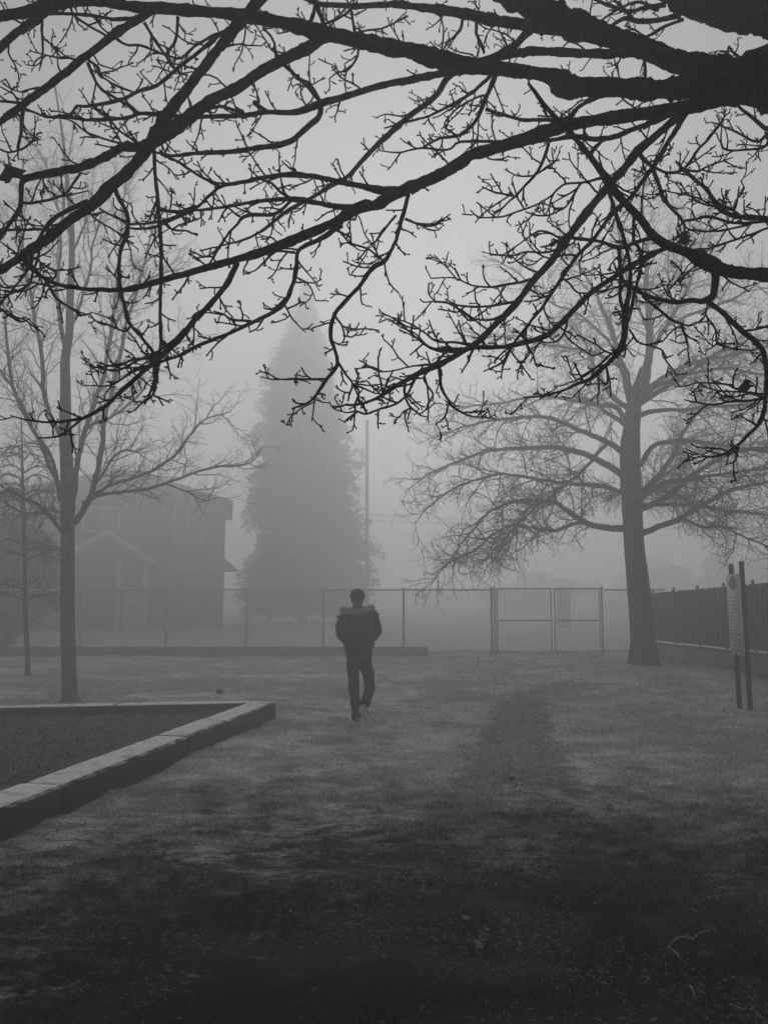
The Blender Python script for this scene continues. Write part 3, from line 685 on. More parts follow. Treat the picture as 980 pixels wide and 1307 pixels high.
 ('T18', 'd', 'Z', -.2, [(945,74,3),(935,66,2),(930,58,1.5)]),
 ('Lf', 'b', 'H', .02, [(31,229,2.4),(25,227,1.6),(18,224,1.4),(12,221,1.2)]),
 ('T19', 'c', 'M', .2, [(940,86,2.5),(930,78,2),(917,68,1.2)]),
]
# the thick stems that leave the trunk are listed with absolute distances; the others start where their parent passes
CV = {}
def scaled(cfg): return [dict(c, **{k: c[k] * SC for k in ('gap', 'len', 'r', 'r1')}) for c in cfg]
CFG_THIN = [dict(gap=.078, len=.20, r=.0052, r1=.0034, ang=.9, K=6, sides=5, wig=.17, bud=.22, tap=.5, start=.06, up=.05),
            dict(gap=.050, len=.056, r=.0043, r1=.0031, ang=.85, K=4, sides=4, wig=.22, bud=.30, tap=.2, start=.12, up=.05),
            dict(gap=.042, len=.022, r=.0035, r1=.0032, ang=.8, K=3, sides=4, wig=.2, bud=.5, tap=.1, start=.3, up=.04)]
CFG_THICK = [dict(gap=.19, len=.32, r=.0062, r1=.0036, ang=1.1, K=8, sides=5, wig=.20, bud=.2, tap=.3, start=.1, up=.06),
             dict(gap=.066, len=.080, r=.0044, r1=.0032, ang=.85, K=4, sides=4, wig=.22, bud=.30, tap=.2, start=.15, up=.05),
             dict(gap=.045, len=.024, r=.0036, r1=.0032, ang=.8, K=3, sides=4, wig=.2, bud=.5, tap=.1, start=.3, up=.04)]
CFG_THIN = scaled(CFG_THIN); CFG_THICK = scaled(CFG_THICK)
for name, limb, par, dd, rows in BR:
    mb = lm(limb); rows = [list(r_) for r_ in rows]
    if rows[-1][0] < 0 and rows[-1][2] > 1.9:        # carry limbs on beyond the left edge to a thin tip
        (x0_, y0_, _), (x1_, y1_, r1_) = rows[-2], rows[-1]
        ux, uy = unit(np.array([x1_ - x0_, y1_ - y0_]))
        for q_, f_ in ((45, .8), (95, .6), (150, .4), (210, .2)):
            rows.append([x1_ + ux * q_, y1_ + uy * q_ - .12 * q_ * math.sin(q_), max(r1_ * f_, .9)])
    if isinstance(dd, tuple): y0, y1 = dd[0] * SC, dd[1] * SC
    else:
        C_, Ys_ = CV.get(par) or CV['P']
        k = int(np.argmin(np.hypot(C_[:, 0] - rows[0][0], C_[:, 1] - rows[0][1])))
        y0 = Ys_[k]; y1 = y0 + dd * SC
        dist = math.hypot(C_[k, 0] - rows[0][0], C_[k, 1] - rows[0][1])
        if dist > 9: print('joint', name, par, round(dist))
    big_r = max(r_[2] for r_ in rows)
    sides = 18 if big_r > 12 else (12 if big_r > 5.5 else 7)
    pts, rad, Ys, C = traced(mb, rows, y0, y1, sides, 4, 0, .8)
    # knobs and swellings of the bark
    last = mb.tubes[(len(pts), sides, 0)][-1]
    m_n = len(pts); ctrl = rng.normal(0, 1, m_n // 3 + 3)
    low = np.interp(np.arange(m_n) / 3, np.arange(len(ctrl)), ctrl)
    kn_ = .95 + .055 * low + .02 * rng.normal(size=m_n)
    for q in np.where(rng.random(m_n) < .06)[0]:
        kn_ = kn_ + rng.uniform(.10, .32) * np.exp(-((np.arange(m_n) - q) / rng.uniform(.8, 1.8)) ** 2)
    rad2 = rad * np.clip(kn_, .78, 1.5) * np.interp(rad * F / (YT * 1.05), [1.5, 3, 8, 20], [.80, .82, .86, .93])
    mb.tubes[(len(pts), sides, 0)].pop()
    mb.tube(pts, rad2, sides, .15 if big_r > 5.5 else .09)
    CV[name] = (C, Ys)
    inside = (C[:, 0] < 1000) & (C[:, 0] > -240)
    pts_, rad_ = pts[inside], rad[inside]
    if len(pts_) < 3: continue
    thin = rad_ < .021 * SC
    if thin.sum() > 3:
        a = int(np.argmax(thin)); sprout(mb, pts_[a:], rad_[a:], 0, CFG_THIN)
    if (~thin).sum() > 6:
        a = np.where(~thin)[0]; sprout(mb, pts_[a[0]:a[-1]], rad_[a[0]:a[-1]], 0, CFG_THICK)
# limbs that spread out of the picture, and the trunk
tr = MB()
tz = np.array([-.15, 0, .15, .4, .9, 1.6, 2.2, 2.7, 3.2, 3.7, 4.3, 5.2])
tp = np.column_stack([1.93 + .03 * np.sin(tz * 1.3), YT + .03 * np.cos(tz * 1.7), tz])
tr.tube(tp, [.46, .38, .33, .29, .27, .26, .26, .26, .25, .20, .15, .08], 24, .07)
tr.build('trunk', M['bark_near'], big, smooth=True)
for kx, (ax_, el_, z_, L_) in enumerate([(.1, .45, 3.6, 3.2), (-1.2, .5, 4.3, 2.4), (-.5, .9, 5.2, 2.4)]):
    mb = MB(); z_ *= .76; p = np.array([1.93, YT, z_]); dv = np.array([math.cos(ax_) * math.cos(el_), math.sin(ax_) * math.cos(el_), math.sin(el_)])
    q = shoot(mb, p, dv, L_, .12, .02, 12, 9, .12, .03)
    sprout(mb, q, np.linspace(.12, .02, 12), 0, [dict(gap=.25, len=1.1, r=.03, r1=.006, ang=.9, K=7, sides=5, wig=.2), dict(gap=.14, len=.3, r=.007, r1=.003, ang=.9, K=4, wig=.25)])
    mb.build('limb', M['bark_near'], big)
for k in LIMB: LIMB[k].build('limb', M['bark_near'], big)

def crumpled(name, m, c, size, parent=None, up=(0, 0, 1), seed=0, curl=.35):
    """a curled dead leaf with a lobed outline"""
    r_ = np.random.default_rng(seed); b = MB(); n_ = 14; up = unit(np.array(up, float))
    a = unit(np.cross(up, [.3, 1, .2])); c2 = np.cross(up, a); V = [np.array(c)]
    for ring, rr in ((1, .5), (2, 1.0)):
        for i_ in range(n_):
            th = i_ / n_ * 6.283; lob = (1 + .28 * math.cos(th * 5)) if ring == 2 else 1
            q = a * math.cos(th) * .65 + c2 * math.sin(th)
            V.append(np.array(c) + size * rr * lob * q + up * size * (curl * rr * rr * math.cos(2 * th) + r_.normal(0, .05)))
    fs = [[0, 1 + i_, 1 + (i_ + 1) % n_] for i_ in range(n_)]
    fq = [[1 + i_, 1 + n_ + i_, 1 + n_ + (i_ + 1) % n_, 1 + (i_ + 1) % n_] for i_ in range(n_)]
    b.add(V, fs); b.f.append(np.array(fq))
    o = b.build(name, m, parent)
    md = o.modifiers.new('thickness', 'SOLIDIFY'); md.thickness = size * .04
    return o
for k, (px_, py_, pr, sz, br_) in enumerate([(15, 222, 'Lf', .070, 0), (875, 305, 'S', .045, 0), (953, 491, 'P4e', .04, 0)]):
    C_, Ys_ = CV[pr]; q = int(np.argmin(np.hypot(C_[:, 0] - px_, C_[:, 1] - py_)))
    crumpled('withered_leaf', M['leaf_dark'], at(px_, py_, Ys_[q]), sz * SC, big, (.2, -1, .1), k + 20)

# ------------------------------------------------------------------ bare trees on the lawn
def bare_tree(label, base, trunk_rows, limbs, cfg, extra, Yb, barkm, slope, sides=8, group=None):
    root = empty('bare_tree', (base[0], base[1], float(Gfade(base[0], base[1]))), label, 'tree', group)
    tb = MB()
    rows = np.array(trunk_rows, float); rows[:, 2] *= .93
    pts, rad, _, _ = traced(tb, rows, Yb, Yb, 18, 6, .04, .3)
    # root flare
    g = float(Gfade(base[0], base[1])); r0 = rad[0]
    tb.tube(np.array([[pts[0][0], Yb, g - .12], [pts[0][0], Yb, g + .02], [pts[0][0], Yb, g + r0 * .8], [pts[1][0], Yb, max(pts[1][2], g + r0 * 1.6)]]), [r0 * 1.5, r0 * 1.26, r0 * 1.06, r0 * .98], 22, .20)
    tb.build('trunk', barkm, root, smooth=True)
    cb = MB()
    for i_, L in enumerate(limbs):
        L = np.array(L, float); L[:, 2] *= .74; s_ = slope(i_)
        pts, rad, _, _ = traced(cb, L, Yb, Yb + s_, sides, 5, .05, 1.5)
        sprout(cb, pts, rad, 0, cfg)
    for (p, dr, LL, r0, gv) in extra:
        q = shoot(cb, p, dr, LL, r0, .012, 12, 6, .13, gv)
        sprout(cb, q, np.linspace(r0, .012, 12), 0, cfg)
    cb.build('crown', barkm, root)
    return root

YL = gnd(88, 899)[1]
bL = gnd(88, 899)
left_trunk = [(89,903,10.5),(89,880,10),(88,840,9.6),(87,790,9.4),(87,740,9.2),(87,690,9),(87,650,9),(86,600,8.6),(84,560,8),(84,528,7.6),(84,495,6.8),(84,456,6),(89,425,5.2),(90,380,5),(92,330,4),(91,280,3.4),(85,220,2.6),(78,160,1.7),(70,110,1)]
left_limbs = [
 [(84,450,4.2),(78,415,3.8),(74,380,3.4),(74,350,3),(76,310,2.5),(80,260,2),(88,210,1.4),(94,150,.8)],
 [(80,560,4.2),(64,525,4),(54,492,4),(50,449,3.5),(44,415,3.2),(38,380,3),(30,320,2.4),(28,260,1.8),(30,200,1)],
 [(78,640,4.4),(72,605,4),(64,580,3.6),(50,558,3.4),(38,538,3),(20,497,3),(12,440,2.5),(8,400,2),(-5,350,1.6),(-12,290,1)],
 [(80,625,3.6),(68,603,3.4),(55,580,3.2),(45,555,3),(36,533,2.8),(20,502,2.4),(0,469,2),(-20,430,1.5)],
 [(92,650,5.6),(97,620,5),(102,580,4.6),(112,543,4.2),(122,515,4.2),(133,482,4),(140,448,3.6),(145,418,3.4),(148,380,3),(150,320,2.2),(156,260,1.6),(165,200,.9)],
 [(95,668,5.8),(105,652,5.5),(120,620,5),(129,580,4.5),(135,533,4.2),(145,498,3.8),(153,469,3.5),(163,418,3.1),(176,380,2.6),(188,330,1.8),(196,280,1.2)],
 [(108,548,3),(125,540,2.8),(143,533,2.5),(168,515,2.2),(195,480,1.6),(215,450,1.2),(245,430,.8)],
 [(112,635,3.6),(130,625,3.2),(150,615,3),(175,606,2.7),(200,595,2.5),(215,584,2.3),(230,570,2.2),(245,550,1.8),(260,535,1.5),(295,525,.9)],
 [(105,643,3.6),(125,634,3.2),(150,627,3),(180,624,2.7),(210,617,2.5),(245,606,2.2),(280,597,2),(305,594,1.6),(322,590,1.2),(333,573,.8)],
 [(213,618,1.6),(235,626,1.4),(260,637,1.2),(277,635,.8)],
 [(82,684,4.2),(74,672,3.8),(65,660,3.5),(50,645,3.1),(35,637,2.8),(20,630,2.5),(0,620,2),(-25,610,1.4)],
 [(82,655,3),(62,652,2.6),(45,655,2.2),(25,652,1.8),(5,640,1.2)],
 [(88,420,3),(100,390,2.6),(112,350,2.2),(118,310,1.8),(130,270,1.2)],
 [(90,330,2.4),(102,300,2),(112,270,1.6),(118,235,.9)],
 [(90,300,2),(78,270,1.8),(66,240,1.4),(58,200,.8)],
 [(145,420,2.4),(160,390,2),(180,365,1.8),(205,350,1.4),(235,342,.8)],
 [(120,620,2.4),(135,600,2.2),(150,580,2),(165,575,1.4),(185,578,.8)],
]
cfgL = [dict(gap=.12, len=.95, r=.010, r1=.0032, ang=.72, K=8, sides=4, wig=.16, tap=.4, start=.10, up=.05),
        dict(gap=.085, len=.36, r=.0046, r1=.0022, ang=.8, K=5, sides=3, wig=.24, tap=.3, start=.15, up=.04),
        dict(gap=.085, len=.13, r=.0027, r1=.0017, ang=.8, K=3, sides=3, wig=.24, tap=.2, start=.3)]
sl = [.3, -.5, .7, -.9, .8, -.6, .9, -.5, .6, .2, -.7, .8, -.8, .5, -.5, .6, -.6]
bare_tree('slender pale bare tree with upright stems standing behind the concrete kerb', bL, left_trunk, left_limbs, cfgL, [], YL, M['bark_pale'], lambda i_: sl[i_ % len(sl)])

YR = TREE_R[1]
right_trunk = [(823,866,18),(822,850,17),(820,830,16),(818,800,15.5),(816,770,15.5),(812,730,14.5),(808,690,13.3),(806,650,13.3),(804,610,13.6),(804,570,13.2),(806,545,11),(808,525,10.5),(811,505,9),(817,488,7.5),(822,470,6)]
right_limbs = [
 [(809,522,9.5),(804,500,8),(799,477,7),(792,460,6),(780,420,3.5),(768,392,3),(755,365,2.6),(735,335,2),(715,300,1.2)],
 [(814,505,10),(822,480,8),(826,451,7),(825,400,5.8),(822,350,4.4),(826,300,2.5),(820,260,1.6),(824,220,.9)],
 [(828,452,4.4),(838,434,4.2),(850,415,4),(870,380,3),(885,345,2.4),(895,310,1.8),(905,270,1)],
 [(820,500,5),(838,486,4.5),(855,475,4.2),(873,466,4),(905,456,3.2),(934,451,3),(980,440,2.2),(1020,430,1.6),(1060,412,1)],
 [(820,504,4.6),(840,492,4),(878,476,3.2),(930,468,2.6),(980,478,1.8),(1030,474,1)],
 [(815,530,4.6),(835,524,4),(873,522,3.2),(921,519,2.4),(980,513,1.8),(1040,500,1)],
 [(812,598,5.4),(820,588,5),(828,574,4.6),(838,564,4.2),(873,561,3.5),(908,566,3),(980,573,2.2),(1050,580,1.2)],
 [(812,682,5.6),(830,677,5.2),(845,672,5),(870,662,4.8),(905,642,4.2),(940,625,3.2),(980,615,2.6),(1030,600,1.6),(1080,592,.9)],
 [(812,648,5.4),(830,622,5),(848,600,4.4),(860,580,4),(872,556,3.2),(890,530,2.4),(905,500,1.4)],
 [(812,644,4.4),(850,644,3.8),(890,645,3),(935,650,2.4),(980,655,2),(1040,672,1)],
 [(803,676,6.6),(790,675,6),(760,671,5.2),(735,660,4.8),(715,646,4),(700,640,3.6),(655,637,3),(635,645,2.6),(615,658,2.2),(590,690,1.6),(568,725,.9)],
 [(800,612,6.4),(780,598,6),(750,581,5.2),(725,575,4.6),(700,570,4),(640,572,3.2),(605,580,2.6),(580,590,2.2),(550,604,1.5),(525,622,.8)],
 [(745,664,3.6),(720,674,3),(700,677,2.8),(655,672,2.3),(630,682,2),(610,700,1.7),(580,715,1.3),(550,735,.8)],
 [(802,545,5),(795,532,4.6),(788,522,4.2),(775,518,4),(761,517,3.6),(730,510,3.2),(690,503,2.6),(640,512,2),(590,518,1.4),(555,532,.8)],
 [(798,580,5.4),(780,567,5),(763,558,4.6),(730,545,4),(690,535,3.2),(640,538,2.4),(590,545,1.6),(545,560,.9)],
 [(798,470,3.6),(770,455,3.2),(730,445,2.6),(690,440,2),(640,430,1.5),(600,430,.9)],
 [(790,455,3),(765,425,2.6),(735,402,2.2),(700,385,1.8),(660,350,1.2),(630,330,.8)],
 [(800,630,4.4),(770,620,4),(735,618,3.4),(690,612,2.8),(640,608,2.2),(590,622,1.6),(550,645,1.1),(528,668,.7)],
 [(826,420,3),(812,385,2.6),(800,345,2.2),(790,300,1.7),(785,255,1)],
 [(826,405,3),(850,372,2.6),(870,330,2.1),(880,280,1.6),(888,230,.8)],
 [(850,415,3),(885,400,2.6),(925,385,2.1),(965,360,1.6),(1005,330,.9)],
 [(690,640,2.4),(670,655,2.2),(650,690,1.8),(630,705,1.4),(600,725,.8)],
 [(775,565,3.4),(745,600,2.8),(715,625,2.4),(680,650,1.9),(640,690,1.4),(610,725,.8)],
 [(870,662,3),(895,672,2.5),(925,674,2),(960,690,1.5),(1000,705,.8)],
]
cfgR = [dict(gap=.15, len=1.2, r=.017, r1=.006, ang=.75, K=9, sides=5, wig=.19, tap=.5, start=.16, grav=.02, flat=.75),
        dict(gap=.115, len=.60, r=.0074, r1=.0034, ang=.8, K=6, sides=4, wig=.26, tap=.3, start=.12),
        dict(gap=.10, len=.26, r=.0052, r1=.0028, ang=.8, K=4, sides=3, wig=.30, tap=.2, start=.2, up=.03)]
extraR = []
for k in range(8):
    z_ = rng.uniform(3.2, 6.0); a_ = rng.choice([1.57, -1.57]) + rng.normal(0, .55)
    p = np.array([at(806, 600, YR)[0], YR, z_]); el = .15 + .35 * (z_ - 3) / 3
    extraR.append((p, np.array([math.cos(a_) * math.cos(el), math.sin(a_) * math.cos(el), math.sin(el)]), rng.uniform(3, 4.3), .075, .025))
sr = [.5, -.6, .9, 1.6, -1.4, 1.0, -1.8, -1.2, 1.4, 2.0, -1.0, 1.3, -1.9, 1.8, -.9, -1.5, 1.2, -2.2, -.9, .9, -1.2, 2.0, -2.0, -2.2]
bare_tree('large dark bare tree with wide spreading limbs beside the slatted fence', TREE_R, right_trunk, right_limbs, cfgR, extraR, YR, M['bark'], lambda i_: sr[i_ % len(sr)])

bS = gnd(35, 864); YS = bS[1]
small_trunk = [(35,866,3.8),(35,840,3.4),(33,800,3.2),(32,750,3),(31,700,2.8),(30,650,2.8),(29,610,2),(28,570,1.2),(27,530,.7)]
small_limbs = []
for k in range(30):
    y_ = rng.uniform(570, 770); s_ = rng.choice([-1, 1]); L_ = rng.uniform(30, 62) * (.55 + .45 * (y_ - 560) / 200)
    small_limbs.append([(31, y_, 1.6), (31 + s_ * L_ * .4, y_ - 8, 1.3), (31 + s_ * L_ * .8, y_ - 6 + rng.normal(0, 4), 1), (31 + s_ * L_, y_ + rng.uniform(-4, 14), .6)])
cfgS = [dict(gap=.10, len=.5, r=.011, r1=.005, ang=.8, K=5, sides=3, wig=.2, tap=.4, start=.1, grav=.05),
        dict(gap=.08, len=.22, r=.006, r1=.003, ang=.8, K=3, sides=3, wig=.2, tap=.3)]
bare_tree('small twiggy tree farther back at the left edge, in front of the wire fence', bS, small_trunk, small_limbs, cfgS, [], YS, M['bark'], lambda i_: rng.uniform(-1, 1))

# ------------------------------------------------------------------ wire fence, gate and the low wall under it
YF = 21.6
def xat(px, Y): return float(at(px, HOR, Y)[0])
FX0, FX1 = xat(-40, YF), xat(630, YF)
FH = 1.82; WB = .05
def chain(b, p0, p1, z0, z1, cell=.06, r=.0034):
    """chain-link wires between two posts, woven diagonals"""
    p0 = np.array(p0[:2], float); p1 = np.array(p1[:2], float); L = np.linalg.norm(p1 - p0); d = (p1 - p0) / L; H = z1 - z0
    nrm = np.array([-d[1], d[0]]) * r
    k = -H
    while k < L:
        for s_ in (1, -1):
            a0, a1 = max(k, 0), min(k + H, L)
            if a1 - a0 < .02: continue
            za, zb = (z0 + (a0 - k), z0 + (a1 - k)) if s_ > 0 else (z1 - (a0 - k), z1 - (a1 - k))
            o_ = nrm * s_
            b.tube([[*(p0 + d * a0 + o_), za], [*(p0 + d * a1 + o_), zb]], [r, r], 3)
        k += cell
fence = empty('chain_link_fence', ((FX0 + FX1) / 2, YF, 0), 'tall wire mesh fence on metal posts behind the walking person', 'fence')
px_posts = [-5, 105, 213, 315, 413, 515, 627]
for px_ in px_posts:
    b = MB(); x_ = xat(px_, YF)
    b.tube([[x_, YF, -.1], [x_, YF, FH + .03]], [.036, .036], 10)
    b.tube([[x_, YF, FH + .03], [x_, YF, FH + .06], [x_, YF, FH + .075]], [.044, .038, .006], 10)
    b.build('post', M['metal'], fence)
b = MB(); b.tube([[FX0, YF - .002, FH], [FX1, YF - .002, FH]], [.026, .026], 8); b.build('top_rail', M['metal'], fence)
b = MB(); chain(b, (FX0, YF - .045), (FX1, YF - .045), WB, FH); b.build('wire_mesh', M['wire'], fence)
b = MB(); b.bar([xat(-60, YF - .3), YF - .32, .1], [xat(545, YF - .3), YF - .32, .1], .18, .34)
tag(bevel(b.build('low_wall', M['concrete_dark']), .02), 'low dark concrete wall along the foot of the wire fence', 'wall')

gate = empty('double_gate', (xat(698, YF), YF - .1, 0), 'double wire mesh gate with middle rails, left of the large bare tree', 'gate')
gxs = [(634, 703), (707, 765)]
for px_ in (631, 768):
    b = MB(); x_ = xat(px_, YF - .1); b.tube([[x_, YF - .1, -.1], [x_, YF - .1, FH + .1]], [.031, .031], 10); b.build('gate_post', M['metal'], gate)
for (a_, c_) in gxs:
    x0, x1 = xat(a_, YF - .1), xat(c_, YF - .1); z0, z1 = .10, FH + .03; yy = YF - .1
    b = MB()
    for q in ([[x0, yy, z0], [x0, yy, z1]], [[x1, yy, z0], [x1, yy, z1]], [[x0, yy, z1], [x1, yy, z1]], [[x0, yy, z0], [x1, yy, z0]], [[x0, yy, (z0 + z1) / 2], [x1, yy, (z0 + z1) / 2]]):
        b.tube(q, [.021, .021], 8)
    fr = b.build('gate_leaf', M['metal'], gate)
    b = MB(); chain(b, (x0, yy - .03), (x1, yy - .03), z0, z1); b.build('wire_mesh', M['wire'], fr)
# a last bay between the gate and the slatted fence
f2 = empty('chain_link_fence', (xat(800, YF), YF, 0), 'short end of wire fence hidden partly by the large tree trunk', 'fence')
b = MB(); x0, x1 = xat(771, YF), xat(848, YF); chain(b, (x0, YF), (x1, YF), .05, FH); b.build('wire_mesh', M['wire'], f2)
b = MB(); b.tube([[x0, YF, FH], [x1, YF, FH]], [.026, .026], 8); b.build('top_rail', M['metal'], f2)

# slatted fence on its retaining wall, running towards the camera at the right
pA = gnd(836, 846); pB = gnd(980, 868)
sd = (pB - pA); sd[2] = 0; sL = np.linalg.norm(sd); sd /= sL
pE = pB + sd * 1.6
sn = np.array([sd[1], -sd[0], 0]);
if sn[0] > 0: sn = -sn
WH = .46
rw = empty('retaining_wall', tuple((pA + pE) / 2), 'low dark retaining wall with pale coping under the slatted fence', 'wall')
b = MB(); b.bar(pA + [0, 0, WH / 2 - .1], pE + [0, 0, WH / 2 - .1], .24, WH + .2); b.build('wall_body', M['concrete_dark'], rw)
b = MB(); b.bar(pA + [0, 0, WH + .031], pE + [0, 0, WH + .031], .30, .06); bevel(b.build('coping', M['concrete'], rw), .012)
sf = empty('slatted_fence', tuple((pA + pE) / 2 + np.array([0, 0, WH])), 'dark slatted fence on the low retaining wall at the right, behind the notice board', 'fence')
def topz(t):   # height of the fence along its run
    return 1.72 + .24 * t
npst = 6
for k in range(npst + 1):
    t = k / npst; p = pA + sd * (sL + 1.6) * t - sn * .0
    b = MB(); b.tube([p + [0, 0, WH + .06], p + [0, 0, topz(t) + .08]], [.032, .03], 8); b.build('post', M['slat'], sf)
for k in range(npst):
    b = MB(); t0, t1 = k / npst, (k + 1) / npst
    Lb = (sL + 1.6) / npst; n_ = int(Lb / .075)
    for q in range(n_):
        s_ = (q + .5) / n_; t = t0 + (t1 - t0) * s_
        p = pA + sd * (sL + 1.6) * t + sn * .03
        zz0, zz1 = WH + .09, topz(t) - .01 + rng.normal(0, .006)
        b.bar(p + [0, 0, zz0] + sn * rng.normal(0, .003), p + [0, 0, zz1] + sn * rng.normal(0, .003), .012, .066, up=sd)
    p0 = pA + sd * (sL + 1.6) * (t0 + .01) + sn * .045; p1 = pA + sd * (sL + 1.6) * (t1 - .01) + sn * .045
    for f_ in (.06, .95):
        b.bar(p0 + [0, 0, WH + .06 + (topz(t0) - WH - .06) * f_], p1 + [0, 0, WH + .06 + (topz(t1) - WH - .06) * f_], .03, .04)
    b.build('slat_panel', M['slat'], sf)

# ------------------------------------------------------------------ notice sign on two posts
q0 = gnd(944, 905); q1 = gnd(958, 910)
sg = empty('notice_sign', tuple((q0 + q1) / 2), 'narrow pale notice board on two dark posts in front of the slatted fence', 'sign')
leanv = np.array([-.012, 0, 0])
for (p, ht) in ((q0, 2.10), (q1, 2.12)):
    b = MB(); g_ = float(Gfade(p[0], p[1])); b.bar([p[0], p[1], g_ - .2], [p[0] + leanv[0] * ht, p[1], ht], .056, .056, up=(0, 1, 0)); bevel(b.build('post', M['sign_post'], sg), .006)
sdv = (q1 - q0); sdv[2] = 0; sl_ = np.linalg.norm(sdv); sdv /= sl_
sno = np.array([sdv[1], -sdv[0], 0]);
if sno[0] > 0: sno = -sno
tilt = unit(np.array([leanv[0], 0, 1.0]))
PW, PH = sl_ + .10, 1.16
pc_ = (q0 + q1) / 2 + np.array([leanv[0] * 1.36, 0, 1.36]) + sno * .055
b = MB(); b.box(pc_, (PW, .012, PH), axes=np.array([sdv, sno, tilt])); plate = b.build('sign_plate', M['sign'], sg)
def face(u, v, w_, h_, b):     # a raised patch on the sign face, u along, v up (0..1)
    b.box(pc_ + sdv * (u - .5) * PW + tilt * (v - .5) * PH + sno * .009, (w_ * PW, .004, h_ * PH), axes=np.array([sdv, sno, tilt]))
b = MB()
n_ = 20
c_ = pc_ + tilt * .37 * PH + sno * .009
V = [c_] + [c_ + sdv * .30 * PW * math.cos(a_) + tilt * .085 * PH * math.sin(a_) * (1.25 if math.sin(a_) > 0 else .8) for a_ in np.arange(n_) / n_ * 6.283]
b.add(V, [[0, 1 + k, 1 + (k + 1) % n_] for k in range(n_)]); b.build('emblem', M['ink'], plate)
b = MB(); r_ = np.random.default_rng(5)
for v in list(np.arange(.30, .72, .045)) + [.20, .165, .075, .05]:
    u = .10
    while u < .86:
        w_ = r_.uniform(.06, .16); face(u + w_ / 2, v + r_.normal(0, .003), min(w_, .9 - u), r_.uniform(.008, .017), b); u += w_ + r_.uniform(.03, .12)
face(.5, .26, .84, .012, b); face(.5, .115, .84, .014, b)
b.build('lettering', M['ink'], plate)

# ------------------------------------------------------------------ house
YH = 40.0
k_ = YH / F
def hx(px): return (px - 490) * YH / F
def hz(py): return float(at(490, py, YH)[2])
hl, hr = hx(10), hx(286)
eave = hz(640); apex = hz(588)
house = empty('house', ((hl + hr) / 2, YH + 4, 0), 'two storey house with hipped roof and white trim, dim in the fog behind the fence', 'house')
b = MB(); b.box(((hl + hr) / 2, YH + 4, eave / 2), (hr - hl, 8, eave)); b.build('wall', M['wall'], house)
ov = .4; e0, e1 = hl - ov, hr + ov; y0, y1 = YH - ov, YH + 8 + ov
b = MB(); ra, rb = hx(149) - .6, hx(149) + .6
V = [[e0, y0, eave], [e1, y0, eave], [e1, y1, eave], [e0, y1, eave], [ra, YH + 4, apex], [rb, YH + 4, apex]]
V += [[v[0], v[1], eave - .16] for v in V[:4]]
b.add(V, [[0, 1, 5, 4], [2, 3, 4, 5], [6, 9, 8, 7], [0, 6, 7, 1], [1, 7, 8, 2], [2, 8, 9, 3], [3, 9, 6, 0]]); b.f.append(np.array([[1, 2, 5], [3, 0, 4]]))
b.build('roof', M['roof'], house)
def window(px0, px1, py0, py1, cols=2):
    x0, x1 = hx(px0), hx(px1); z1, z0 = hz(py0), hz(py1)
    b = MB(); t = .11; yy = YH - .03
    b.box(((x0 + x1) / 2, yy, z1 - t / 2), (x1 - x0, .1, t)); b.box(((x0 + x1) / 2, yy, z0 + t / 2), (x1 - x0, .1, t))
    for x_ in [x0 + t / 2, x1 - t / 2] + [x0 + (x1 - x0) * k / cols for k in range(1, cols)]:
        b.box((x_, yy + .001, (z0 + z1) / 2), (t if x_ in (x0 + t / 2, x1 - t / 2) else .07, .09, z1 - z0 - 2 * t - .004))
    fr = b.build('window', M['white'], house)
    b = MB(); b.box(((x0 + x1) / 2, YH - .008, (z0 + z1) / 2), (x1 - x0 - .1, .02, z1 - z0 - .1)); b.build('pane', M['glass'], fr)
window(222, 259, 645, 695); window(113, 158, 650, 682); window(224, 259, 741, 785)
# porch gable with white rake boards
gx0, gx1, gxa = hx(97), hx(200), hx(148); gz0, gz1 = hz(719), hz(686); yp = YH - 1.5
b = MB(); V = []
for yy in (yp, YH - .01):
    V += [[gx0, yy, gz0], [gx1, yy, gz0], [gxa, yy, gz1]]
b.add(V, [[0, 2, 5, 3], [1, 4, 5, 2], [0, 3, 4, 1]]); b.f.append(np.array([[0, 1, 2], [3, 5, 4]])); b.build('porch_gable', M['wall'], house)
b = MB()
for xa in (gx0 - .15, gx1 + .15):
    b.bar([xa, yp - .05, gz0 - .06], [gxa, yp - .05, gz1 + .04], .12, .30, up=(0, 0, 1))
b.build('rake_board', M['white'], house)
for px_ in (104, 163, 194):
    b = MB(); b.box((hx(px_), yp + .15, gz0 / 2), (.2, .2, gz0 - .02)); b.build('porch_post', M['white'], house)
b = MB(); b.box((hx(178), YH - .03, 1.05), (1.0, .08, 2.1)); b.build('door', M['white'], house)
b = MB(); lx0, lx1 = hx(205), hx(303); lz1, lz0 = hz(712), hz(728)
V = [[lx0, YH - .01, lz1], [hr + .01, YH - .01, lz1], [lx1, YH - 1.0, lz0], [lx0, YH - 1.0, lz0], [lx0, YH - .01, lz0 - .1], [hr + .01, YH - .01, lz0 - .1], [lx1, YH - 1.0, lz0 - .1], [lx0, YH - 1.0, lz0 - .1]]
b.add(V, [[0, 3, 2, 1], [3, 7, 6, 2], [4, 5, 6, 7], [0, 4, 7, 3], [1, 2, 6, 5]]); b.build('lower_roof', M['roof'], house)

th = R(11.5); cxx = (hr - hl) / 2; ct, st_ = math.cos(th), math.sin(th)      # turn it so that its side wall is seen edge-on
house.rotation_euler = (0, 0, th)
house.location = (hr - (cxx * ct + 4 * st_), YH - (cxx * st_ - 4 * ct), 0)

